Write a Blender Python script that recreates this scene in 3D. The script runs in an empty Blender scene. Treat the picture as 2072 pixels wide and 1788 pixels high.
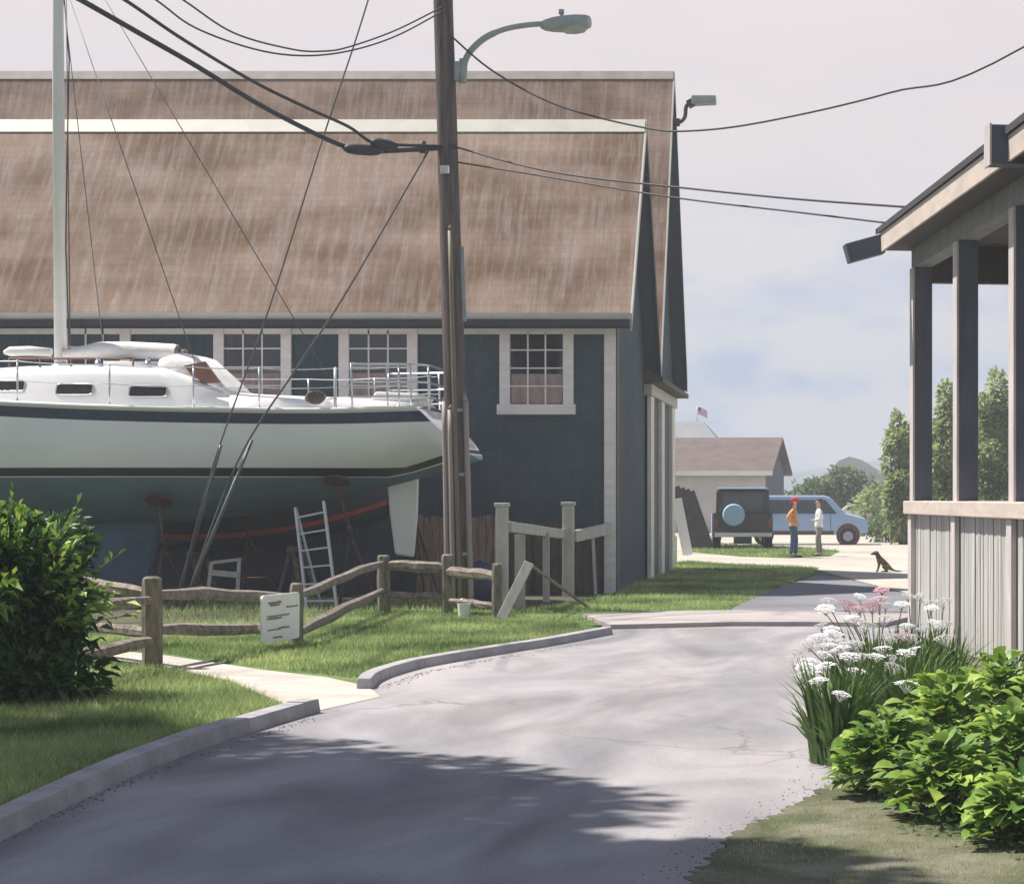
import bpy, bmesh, math, random
import numpy as np
from mathutils import Vector, Matrix
random.seed(7)
rng = np.random.default_rng(11)
R = math.radians
scene = bpy.context.scene
COL = scene.collection

# ------------------------------------------------------------------ camera
FP, CX, CY, H = 4200.0, 1700.0, 1005.0, 1.75       # focal length, vanishing point and horizon (measured), eye height
cam_data = bpy.data.cameras.new('camera')
cam = bpy.data.objects.new('camera', cam_data); COL.objects.link(cam)
cam.location = (0, 0, H); cam.rotation_euler = (R(90), 0, 0)
cam_data.sensor_width = 36.0; cam_data.sensor_fit = 'HORIZONTAL'
cam_data.lens = FP/2072*36.0
cam_data.shift_x = -(CX-1036)/2072; cam_data.shift_y = (CY-894)/2072
cam_data.clip_start = 0.1; cam_data.clip_end = 3000
scene.camera = cam

# ------------------------------------------------------------------ sun, sky, exposure
SUN_TO = Vector((-0.51, 0.13, 0.86)).normalized()
sun_d = bpy.data.lights.new('sun', 'SUN'); sun_d.energy = 5.0; sun_d.angle = R(0.7); sun_d.color = (1.0, 0.93, 0.84)
sun = bpy.data.objects.new('sun', sun_d); COL.objects.link(sun)
sun.rotation_euler = SUN_TO.to_track_quat('Z', 'Y').to_euler()
world = bpy.data.worlds.new('World'); scene.world = world; world.use_nodes = True
wn, wl = world.node_tree.nodes, world.node_tree.links
wn.clear()
w_out = wn.new('ShaderNodeOutputWorld')
sky = wn.new('ShaderNodeTexSky'); sky.sky_type = 'NISHITA'; sky.sun_disc = False
sky.sun_elevation = math.asin(SUN_TO.z); sky.sun_rotation = math.atan2(SUN_TO.x, SUN_TO.y)
sky.dust_density = 2.0; sky.air_density = 1.0
bg1 = wn.new('ShaderNodeBackground'); bg1.inputs['Strength'].default_value = 0.09
wl.new(sky.outputs[0], bg1.inputs['Color'])
tc = wn.new('ShaderNodeTexCoord')
mp = wn.new('ShaderNodeMapping'); mp.inputs['Scale'].default_value = (4.0, 4.0, 10.0); mp.inputs['Location'].default_value = (0.3, 0.4, 0.1)
wl.new(tc.outputs['Generated'], mp.inputs['Vector'])
nz = wn.new('ShaderNodeTexNoise'); nz.inputs['Scale'].default_value = 2.6; nz.inputs['Detail'].default_value = 7; nz.inputs['Roughness'].default_value = 0.55
wl.new(mp.outputs[0], nz.inputs['Vector'])
sep = wn.new('ShaderNodeSeparateXYZ'); wl.new(tc.outputs['Generated'], sep.inputs[0])
# thin cloud colour by elevation: pale at the horizon, bluish haze just above, warm grey-pink cloud higher up
grad = wn.new('ShaderNodeValToRGB'); wl.new(sep.outputs['Z'], grad.inputs[0])
els = grad.color_ramp.elements
els[0].position = 0.0; els[0].color = (0.66, 0.69, 0.75, 1)
els[1].position = 1.0; els[1].color = (0.17, 0.23, 0.36, 1)
for p, c in ((0.045, (0.66, 0.69, 0.76)), (0.10, (0.76, 0.74, 0.78)), (0.16, (0.86, 0.78, 0.775)), (0.26, (0.94, 0.82, 0.79)), (0.42, (0.38, 0.42, 0.52))):
    e = els.new(p); e.color = (*c, 1)
cl2 = wn.new('ShaderNodeValToRGB'); wl.new(nz.outputs['Fac'], cl2.inputs[0])
cl2.color_ramp.elements[0].position = 0.46; cl2.color_ramp.elements[0].color = (0, 0, 0, 1)
cl2.color_ramp.elements[1].position = 0.60; cl2.color_ramp.elements[1].color = (1, 1, 1, 1)
lowm = wn.new('ShaderNodeMapRange'); wl.new(sep.outputs['Z'], lowm.inputs[0])
lowm.inputs[1].default_value = 0.15; lowm.inputs[2].default_value = 0.05; lowm.inputs[3].default_value = 0.06; lowm.inputs[4].default_value = 0.9
mul = wn.new('ShaderNodeMath'); mul.operation = 'MULTIPLY'; wl.new(cl2.outputs[0], mul.inputs[0]); wl.new(lowm.outputs[0], mul.inputs[1])
mixc = wn.new('ShaderNodeMix'); mixc.data_type = 'RGBA'; wl.new(mul.outputs[0], mixc.inputs[0])
wl.new(grad.outputs[0], mixc.inputs[6]); mixc.inputs[7].default_value = (0.36, 0.49, 0.76, 1)
bg2 = wn.new('ShaderNodeBackground'); wl.new(mixc.outputs[2], bg2.inputs['Color']); bg2.inputs['Strength'].default_value = 0.61
mixs = wn.new('ShaderNodeMixShader'); mixs.inputs[0].default_value = 0.88
wl.new(bg1.outputs[0], mixs.inputs[1]); wl.new(bg2.outputs[0], mixs.inputs[2]); wl.new(mixs.outputs[0], w_out.inputs['Surface'])
vs = scene.view_settings
vs.view_transform = 'Standard'; vs.look = 'None'; vs.exposure = 0.68; vs.gamma = 1.0; vs.use_curve_mapping = False
scene.render.engine = 'CYCLES'
scene.cycles.max_bounces = 8; scene.cycles.use_denoising = True; scene.cycles.caustics_reflective = False

# ------------------------------------------------------------------ measuring helpers
def G(x, y, z=0.0):
    """ground point (height z) seen at the measured position"""
    Y = (H-z)*FP/(y-CY); return Vector(((x-CX)*Y/FP, Y, z))
def P(x, y, Y): return Vector(((x-CX)*Y/FP, Y, H-(y-CY)*Y/FP))

# ------------------------------------------------------------------ materials
MATS = {}
def mat(name, col, rough=0.7, var=0.18, scale=3.0, stretch=(1, 1, 1), bump=0.0, bscale=40.0, metal=0.0, spec=0.5, detail=6, tint=None, translucent=0.0, island=0.0, bdist=0.01):
    if name in MATS: return MATS[name]
    m = bpy.data.materials.new(name); m.use_nodes = True
    n, l = m.node_tree.nodes, m.node_tree.links
    b = n['Principled BSDF']; b.inputs['Roughness'].default_value = rough; b.inputs['Metallic'].default_value = metal
    b.inputs['Specular IOR Level'].default_value = spec
    t = n.new('ShaderNodeTexCoord'); mpn = n.new('ShaderNodeMapping'); mpn.inputs['Scale'].default_value = stretch
    l.new(t.outputs['Object'], mpn.inputs['Vector'])
    no = n.new('ShaderNodeTexNoise'); no.inputs['Scale'].default_value = scale; no.inputs['Detail'].default_value = detail; no.inputs['Roughness'].default_value = 0.6
    l.new(mpn.outputs[0], no.inputs['Vector'])
    cr = n.new('ShaderNodeValToRGB'); l.new(no.outputs['Fac'], cr.inputs[0])
    c = np.array(col); t2 = np.array(tint) if tint else c*(1+var)
    cr.color_ramp.elements[0].position = 0.3; cr.color_ramp.elements[0].color = (*(c*(1-var)), 1)
    cr.color_ramp.elements[1].position = 0.7; cr.color_ramp.elements[1].color = (*np.minimum(t2, 0.95), 1)
    out = cr.outputs[0]
    if island > 0:
        g = n.new('ShaderNodeNewGeometry'); mr = n.new('ShaderNodeMapRange'); l.new(g.outputs['Random Per Island'], mr.inputs[0])
        mr.inputs[3].default_value = 1-island; mr.inputs[4].default_value = 1+island
        hs = n.new('ShaderNodeHueSaturation'); l.new(mr.outputs[0], hs.inputs['Value']); l.new(out, hs.inputs['Color'])
        mr2 = n.new('ShaderNodeMapRange'); l.new(g.outputs['Random Per Island'], mr2.inputs[0]); mr2.inputs[3].default_value = 0.53; mr2.inputs[4].default_value = 0.475
        l.new(mr2.outputs[0], hs.inputs['Hue']); out = hs.outputs[0]
    l.new(out, b.inputs['Base Color'])
    if bump > 0:
        n2 = n.new('ShaderNodeTexNoise'); n2.inputs['Scale'].default_value = bscale; n2.inputs['Detail'].default_value = 4
        l.new(mpn.outputs[0], n2.inputs['Vector'])
        bp = n.new('ShaderNodeBump'); bp.inputs['Strength'].default_value = bump; bp.inputs['Distance'].default_value = bdist
        l.new(n2.outputs['Fac'], bp.inputs['Height']); l.new(bp.outputs[0], b.inputs['Normal'])
    if translucent > 0:
        tr = n.new('ShaderNodeBsdfTranslucent'); l.new(out, tr.inputs['Color'])
        mx = n.new('ShaderNodeMixShader'); mx.inputs[0].default_value = translucent
        l.new(b.outputs[0], mx.inputs[1]); l.new(tr.outputs[0], mx.inputs[2]); l.new(mx.outputs[0], n['Material Output'].inputs['Surface'])
    MATS[name] = m; return m

def nodes_of(m): return m.node_tree.nodes, m.node_tree.links, m.node_tree.nodes['Principled BSDF']

def shingle_mat(name, c1, c2, streak, row=0.14, width=0.16, mortar=0.012, patch=0.35, bump=0.6, brick=0.8):
    """wooden shingles in courses: X along the wall, Z up; colour blotches and run-off streaks of weathered wood"""
    m = bpy.data.materials.new(name); m.use_nodes = True; n, l, b = nodes_of(m); b.inputs['Roughness'].default_value = 0.85; b.inputs['Specular IOR Level'].default_value = 0.25
    t = n.new('ShaderNodeTexCoord'); sp = n.new('ShaderNodeSeparateXYZ'); l.new(t.outputs['Object'], sp.inputs[0])
    add = n.new('ShaderNodeMath'); l.new(sp.outputs['X'], add.inputs[0]); l.new(sp.outputs['Y'], add.inputs[1])
    cb = n.new('ShaderNodeCombineXYZ'); l.new(add.outputs[0] if name.startswith('siding') else sp.outputs['X'], cb.inputs[0]); l.new(sp.outputs['Z'], cb.inputs[1])
    br = n.new('ShaderNodeTexBrick'); l.new(cb.outputs[0], br.inputs['Vector'])
    br.inputs['Scale'].default_value = 1.0; br.inputs['Brick Width'].default_value = width; br.inputs['Row Height'].default_value = row; br.inputs['Mortar Size'].default_value = mortar
    br.inputs['Mortar Smooth'].default_value = 0.3
    br.inputs['Color1'].default_value = (0.82, 0.82, 0.82, 1); br.inputs['Color2'].default_value = (1.12, 1.12, 1.12, 1); br.inputs['Mortar'].default_value = (0.55, 0.55, 0.55, 1)
    n1 = n.new('ShaderNodeTexNoise'); mp1 = n.new('ShaderNodeMapping'); mp1.inputs['Scale'].default_value = (0.45, 0.45, 1.1); l.new(t.outputs['Object'], mp1.inputs[0]); l.new(mp1.outputs[0], n1.inputs['Vector'])
    n1.inputs['Scale'].default_value = 1.0; n1.inputs['Detail'].default_value = 5
    r1 = n.new('ShaderNodeValToRGB'); l.new(n1.outputs[0], r1.inputs[0]); r1.color_ramp.elements[0].position = 0.38; r1.color_ramp.elements[1].position = 0.62
    r1.color_ramp.elements[0].color = (*c1, 1); r1.color_ramp.elements[1].color = (*c2, 1)
    n2 = n.new('ShaderNodeTexNoise'); mp2 = n.new('ShaderNodeMapping'); mp2.inputs['Scale'].default_value = (9, 1, 0.55); mp2.inputs['Rotation'].default_value = (0, R(24 if name.startswith('roof') else -3), 0); l.new(t.outputs['Object'], mp2.inputs[0]); l.new(mp2.outputs[0], n2.inputs['Vector'])
    n2.inputs['Scale'].default_value = 1.0; n2.inputs['Detail'].default_value = 6; n2.inputs['Roughness'].default_value = 0.7
    r2 = n.new('ShaderNodeValToRGB'); l.new(n2.outputs[0], r2.inputs[0]); r2.color_ramp.elements[0].position = 0.45; r2.color_ramp.elements[1].position = 0.72
    r2.color_ramp.elements[0].color = (0, 0, 0, 1); r2.color_ramp.elements[1].color = (patch*2, patch*2, patch*2, 1)
    mx = n.new('ShaderNodeMix'); mx.data_type = 'RGBA'; l.new(r2.outputs[0], mx.inputs[0]); l.new(r1.outputs[0], mx.inputs[6]); mx.inputs[7].default_value = (*streak, 1)
    mm = n.new('ShaderNodeMix'); mm.data_type = 'RGBA'; mm.blend_type = 'MULTIPLY'; mm.inputs[0].default_value = brick
    l.new(mx.outputs[2], mm.inputs[6]); l.new(br.outputs['Color'], mm.inputs[7]); l.new(mm.outputs[2], b.inputs['Base Color'])
    bp = n.new('ShaderNodeBump'); bp.inputs['Strength'].default_value = bump; bp.inputs['Distance'].default_value = 0.02; bp.invert = True
    l.new(br.outputs['Fac'], bp.inputs['Height']); l.new(bp.outputs[0], b.inputs['Normal'])
    MATS[name] = m; return m

def ground_mat(name, cols, scale, fine=60, bump=0.3, stretch=(1, 1, 1), rough=0.9, speck=0.12):
    """three-colour ground: large blotches plus fine grain"""
    m = bpy.data.materials.new(name); m.use_nodes = True; n, l, b = nodes_of(m); b.inputs['Roughness'].default_value = rough; b.inputs['Specular IOR Level'].default_value = 0.3
    t = n.new('ShaderNodeTexCoord'); mpn = n.new('ShaderNodeMapping'); mpn.inputs['Scale'].default_value = stretch; l.new(t.outputs['Object'], mpn.inputs[0])
    n1 = n.new('ShaderNodeTexNoise'); l.new(mpn.outputs[0], n1.inputs['Vector']); n1.inputs['Scale'].default_value = scale; n1.inputs['Detail'].default_value = 7; n1.inputs['Roughness'].default_value = 0.6; n1.inputs['Distortion'].default_value = 0.6
    r1 = n.new('ShaderNodeValToRGB'); l.new(n1.outputs[0], r1.inputs[0])
    r1.color_ramp.elements[0].position = 0.33; r1.color_ramp.elements[0].color = (*cols[0], 1)
    r1.color_ramp.elements[1].position = 0.68; r1.color_ramp.elements[1].color = (*cols[2], 1)
    e = r1.color_ramp.elements.new(0.5); e.color = (*cols[1], 1)
    n2 = n.new('ShaderNodeTexNoise'); l.new(t.outputs['Object'], n2.inputs['Vector']); n2.inputs['Scale'].default_value = fine; n2.inputs['Detail'].default_value = 3
    mr = n.new('ShaderNodeMapRange'); l.new(n2.outputs[0], mr.inputs[0]); mr.inputs[1].default_value = 0.3; mr.inputs[2].default_value = 0.7; mr.inputs[3].default_value = 1-speck; mr.inputs[4].default_value = 1+speck
    hs = n.new('ShaderNodeHueSaturation'); l.new(r1.outputs[0], hs.inputs['Color']); l.new(mr.outputs[0], hs.inputs['Value']); l.new(hs.outputs[0], b.inputs['Base Color'])
    bp = n.new('ShaderNodeBump'); bp.inputs['Strength'].default_value = bump; bp.inputs['Distance'].default_value = 0.01; l.new(n2.outputs[0], bp.inputs['Height']); l.new(bp.outputs[0], b.inputs['Normal'])
    MATS[name] = m; return m

M_ground = ground_mat('lawn_soil', [(0.035, 0.062, 0.018), (0.065, 0.10, 0.028), (0.11, 0.13, 0.045)], 0.55, 30, 0.5)
M_lawn = ground_mat('lawn_green', [(0.05, 0.10, 0.028), (0.09, 0.16, 0.045), (0.17, 0.21, 0.07)], 0.6, 30, 0.5)
M_road = ground_mat('asphalt', [(0.19, 0.195, 0.22), (0.28, 0.27, 0.29), (0.37, 0.345, 0.355)], 0.34, 80, 0.4, (1.2, 0.45, 1), 0.85, 0.16)
def crack(m, scale, width, dark):
    n, l, b = nodes_of(m); src = b.inputs['Base Color'].links[0].from_socket; t_ = n.new('ShaderNodeTexCoord')
    nz_ = n.new('ShaderNodeTexNoise'); nz_.inputs['Scale'].default_value = 1.3; nz_.inputs['Detail'].default_value = 5; l.new(t_.outputs['Object'], nz_.inputs['Vector'])
    ad = n.new('ShaderNodeMix'); ad.data_type = 'RGBA'; ad.blend_type = 'LINEAR_LIGHT'; ad.inputs[0].default_value = 0.35; l.new(t_.outputs['Object'], ad.inputs[6]); l.new(nz_.outputs['Color'], ad.inputs[7])
    vo = n.new('ShaderNodeTexVoronoi'); vo.feature = 'DISTANCE_TO_EDGE'; vo.inputs['Scale'].default_value = scale; l.new(ad.outputs[2], vo.inputs['Vector'])
    r = n.new('ShaderNodeMapRange'); l.new(vo.outputs['Distance'], r.inputs[0]); r.inputs[1].default_value = width*.4; r.inputs[2].default_value = width; r.inputs[3].default_value = 1; r.inputs[4].default_value = 0
    n3 = n.new('ShaderNodeTexNoise'); n3.inputs['Scale'].default_value = .45; l.new(t_.outputs['Object'], n3.inputs['Vector'])
    r3 = n.new('ShaderNodeMapRange'); l.new(n3.outputs[0], r3.inputs[0]); r3.inputs[1].default_value = .45; r3.inputs[2].default_value = .6
    mu = n.new('ShaderNodeMath'); mu.operation = 'MULTIPLY'; l.new(r.outputs[0], mu.inputs[0]); l.new(r3.outputs[0], mu.inputs[1])
    mx = n.new('ShaderNodeMix'); mx.data_type = 'RGBA'; l.new(mu.outputs[0], mx.inputs[0]); l.new(src, mx.inputs[6]); mx.inputs[7].default_value = (*dark, 1)
    # tyre-worn paler sweeps; darker patches painted in place of shadow across the road
    n4 = n.new('ShaderNodeTexNoise'); mp4 = n.new('ShaderNodeMapping'); mp4.inputs['Scale'].default_value = (.5, .16, 1); mp4.inputs['Rotation'].default_value = (0, 0, R(24)); l.new(t_.outputs['Object'], mp4.inputs[0]); l.new(mp4.outputs[0], n4.inputs['Vector']); n4.inputs['Scale'].default_value = 1.6; n4.inputs['Detail'].default_value = 8; n4.inputs['Distortion'].default_value = 1.2
    r4 = n.new('ShaderNodeMapRange'); l.new(n4.outputs[0], r4.inputs[0]); r4.inputs[1].default_value = .36; r4.inputs[2].default_value = .64; r4.inputs[3].default_value = .72; r4.inputs[4].default_value = 1.16
    hs = n.new('ShaderNodeHueSaturation'); l.new(mx.outputs[2], hs.inputs['Color']); l.new(r4.outputs[0], hs.inputs['Value']); l.new(hs.outputs[0], b.inputs['Base Color'])
crack(M_road, 0.22, 0.004, (0.21, 0.21, 0.22))
M_lane = ground_mat('asphalt_lane', [(0.13, 0.13, 0.15), (0.18, 0.18, 0.20), (0.22, 0.21, 0.24)], 0.3, 60, 0.3)
M_path = ground_mat('concrete_path', [(0.38, 0.35, 0.32), (0.47, 0.43, 0.39), (0.54, 0.50, 0.45)], 1.2, 50, 0.25)
M_gravel = ground_mat('gravel', [(0.34, 0.32, 0.27), (0.44, 0.41, 0.36), (0.52, 0.48, 0.43)], 0.25, 25, 0.4)
M_kerb = mat('kerb_stone', (0.33, 0.33, 0.35), 0.85, 0.25, 2.5, bump=0.5, bscale=25, tint=(0.42, 0.41, 0.42))
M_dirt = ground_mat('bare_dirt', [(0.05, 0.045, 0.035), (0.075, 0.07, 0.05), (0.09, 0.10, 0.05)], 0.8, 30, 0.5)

M_roof = shingle_mat('roof_shingles', (0.135, 0.080, 0.046), (0.265, 0.190, 0.145), (0.38, 0.335, 0.33), 0.13, 0.17, 0.006, 0.25, 0.3, 0.38)
M_siding = shingle_mat('siding_shingles', (0.042, 0.068, 0.090), (0.062, 0.090, 0.112), (0.090, 0.115, 0.135), 0.13, 0.17, 0.006, 0.30, 0.25, 0.35)
M_trim = mat('painted_trim', (0.80, 0.745, 0.745), 0.55, 0.10, 3, (1, 1, 3), bump=0.15, bscale=20)
M_trim_warm = mat('weathered_trim', (0.52, 0.47, 0.42), 0.7, 0.18, 4, (1, 1, 0.4), bump=0.25, bscale=20)
M_cream = mat('cream_flashing', (0.47, 0.46, 0.41), 0.5, 0.10, 2)
M_black = mat('black_gutter', (0.022, 0.022, 0.026), 0.5, 0.3, 5)
M_glass = mat('window_glass', (0.012, 0.017, 0.022), 0.06, 0.2, 2, spec=0.8)
M_pane_reflect = mat('pane_reflection', (0.34, 0.25, 0.24), 0.8, 0.3, 4, (2, 1, 1))  # brown-pink reflection of the lower panes, put into a flat colour
M_door = mat('door_panel', (0.045, 0.06, 0.10), 0.6, 0.2, 3, (1, 1, 0.3))
M_olive = mat('olive_trim', (0.07, 0.07, 0.045), 0.7, 0.25, 3)

M_white = mat('white_gelcoat', (0.78, 0.78, 0.78), 0.28, 0.04, 1.5, tint=(0.82, 0.82, 0.81))
M_topside = mat('topside_paint', (0.78, 0.81, 0.89), 0.35, 0.05, 0.8, tint=(0.83, 0.85, 0.90), spec=0.3)
M_navy = mat('navy_stripe', (0.012, 0.022, 0.06), 0.3, 0.3, 2)
M_boot = mat('boot_top', (0.012, 0.016, 0.02), 0.4, 0.3, 2)
M_bottom = mat('bottom_paint', (0.11, 0.18, 0.24), 0.75, 0.25, 1.2, (0.5, 1, 2), bump=0.2, bscale=14)
M_keel = mat('keel_paint', (0.055, 0.10, 0.16), 0.75, 0.3, 1.5, bump=0.2, bscale=14)
M_canvas = mat('white_canvas', (0.72, 0.71, 0.70), 0.85, 0.10, 6, (0.5, 1, 1), bump=0.6, bscale=10, bdist=0.02)
M_teak = mat('teak', (0.21, 0.10, 0.06), 0.6, 0.25, 6, (0.4, 1, 1))
M_steel = mat('stainless', (0.62, 0.64, 0.67), 0.25, 0.08, 4, metal=0.9)
M_alu = mat('white_mast', (0.70, 0.70, 0.69), 0.35, 0.06, 2)
M_portlight = mat('portlight_glass', (0.02, 0.014, 0.012), 0.12, 0.3, 3)
M_rust = mat('rusty_steel', (0.075, 0.04, 0.028), 0.85, 0.45, 9, bump=0.4, bscale=60)
M_hull2 = mat('dark_hull', (0.02, 0.032, 0.05), 0.35, 0.3, 2)
M_red = mat('red_stripe', (0.48, 0.06, 0.03), 0.5, 0.2, 3)
M_ladder = mat('aluminium_ladder', (0.52, 0.56, 0.62), 0.4, 0.15, 6, metal=0.3)

M_pole = mat('creosoted_pole', (0.032, 0.031, 0.042), 0.85, 0.45, 5, (3, 3, 0.25), bump=0.7, bscale=14, tint=(0.15, 0.11, 0.10))
M_conduit = mat('conduit', (0.30, 0.25, 0.24), 0.6, 0.2, 3, (1, 1, 0.3))
M_conduit2 = mat('olive_conduit', (0.16, 0.14, 0.085), 0.6, 0.2, 3, (1, 1, 0.3))
M_wire = mat('black_cable', (0.018, 0.020, 0.035), 0.6, 0.2, 3)
M_wire2 = mat('grey_strand', (0.10, 0.11, 0.12), 0.5, 0.2, 3, metal=0.4)
M_lampgrey = mat('lamp_casting', (0.30, 0.34, 0.35), 0.5, 0.15, 6)
M_lens = mat('lamp_lens', (0.38, 0.40, 0.38), 0.2, 0.05, 6)
M_oldwood = mat('weathered_rail', (0.16, 0.135, 0.115), 0.9, 0.4, 7, (1.5, 1.5, 1.5), bump=0.8, bscale=30, tint=(0.33, 0.28, 0.24))
M_oldpost = mat('weathered_post', (0.12, 0.11, 0.10), 0.9, 0.4, 7, (3, 3, 0.6), bump=0.8, bscale=25, tint=(0.30, 0.26, 0.20))
M_boards = mat('brown_boards', (0.20, 0.135, 0.10), 0.85, 0.4, 5, (4, 4, 0.5), bump=0.5, bscale=20, tint=(0.38, 0.27, 0.21))
M_greywhite = mat('chalky_white_paint', (0.44, 0.43, 0.40), 0.75, 0.18, 5, (2, 2, 0.6), bump=0.3, bscale=20)
M_sign = mat('sign_board', (0.90, 0.89, 0.90), 0.6, 0.05, 5)
M_ink = mat('faded_lettering', (0.24, 0.20, 0.17), 0.8, 0.35, 30)

M_porch_shade = mat('porch_post_shade', (0.085, 0.10, 0.135), 0.75, 0.2, 4, (2, 2, 0.4), bump=0.3, bscale=20)  # shade of the camera-facing side is put into this darker post paint
M_fascia = mat('porch_fascia_paint', (0.52, 0.45, 0.41), 0.7, 0.15, 4, (2, 0.5, 2), bump=0.2, bscale=20)
M_porch_lit = mat('porch_sunlit_paint', (0.50, 0.46, 0.46), 0.7, 0.18, 4, (2, 2, 0.4), bump=0.3, bscale=20)  # paler copy of the post paint, sunlight put into the colour
M_beam = mat('porch_beam_paint', (0.20, 0.21, 0.22), 0.75, 0.2, 4)
M_batten = mat('porch_siding', (0.28, 0.30, 0.31), 0.8, 0.35, 3, (7, 7, 0.25), bump=0.3, bscale=20, tint=(0.60, 0.59, 0.57))
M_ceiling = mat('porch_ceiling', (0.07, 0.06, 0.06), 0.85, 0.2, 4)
M_tar = mat('tar_roofing', (0.035, 0.038, 0.045), 0.9, 0.2, 5)
M_slate = mat('slate_blue_paint', (0.07, 0.085, 0.12), 0.7, 0.2, 4)

M_leaf_dark = mat('leaf_dark', (0.028, 0.085, 0.036), 0.5, 0.35, 2.0, tint=(0.085, 0.17, 0.045), translucent=0.25, island=0.35)
M_leaf_lime = mat('leaf_lime', (0.12, 0.26, 0.035), 0.5, 0.35, 3.5, tint=(0.36, 0.52, 0.10), translucent=0.28, island=0.30)
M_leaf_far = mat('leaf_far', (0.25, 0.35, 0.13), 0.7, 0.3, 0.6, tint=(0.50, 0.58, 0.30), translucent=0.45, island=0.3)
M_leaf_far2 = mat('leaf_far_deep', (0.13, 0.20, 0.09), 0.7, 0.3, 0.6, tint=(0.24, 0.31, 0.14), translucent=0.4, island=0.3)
M_strap = mat('strap_leaf', (0.05, 0.12, 0.03), 0.5, 0.3, 3.0, tint=(0.17, 0.28, 0.06), translucent=0.2, island=0.35)
M_grass = mat('grass_blade', (0.10, 0.21, 0.055), 0.55, 0.35, 0.6, tint=(0.60, 0.68, 0.30), translucent=0.42, island=0.3)
M_petal = mat('white_petal', (0.86, 0.86, 0.88), 0.6, 0.05, 9, translucent=0.2)
M_petal_pink = mat('pink_petal', (0.70, 0.42, 0.50), 0.6, 0.12, 9, translucent=0.2)
M_bark = mat('bark', (0.07, 0.055, 0.045), 0.95, 0.35, 6, (3, 3, 0.5), bump=0.8, bscale=15)

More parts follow.
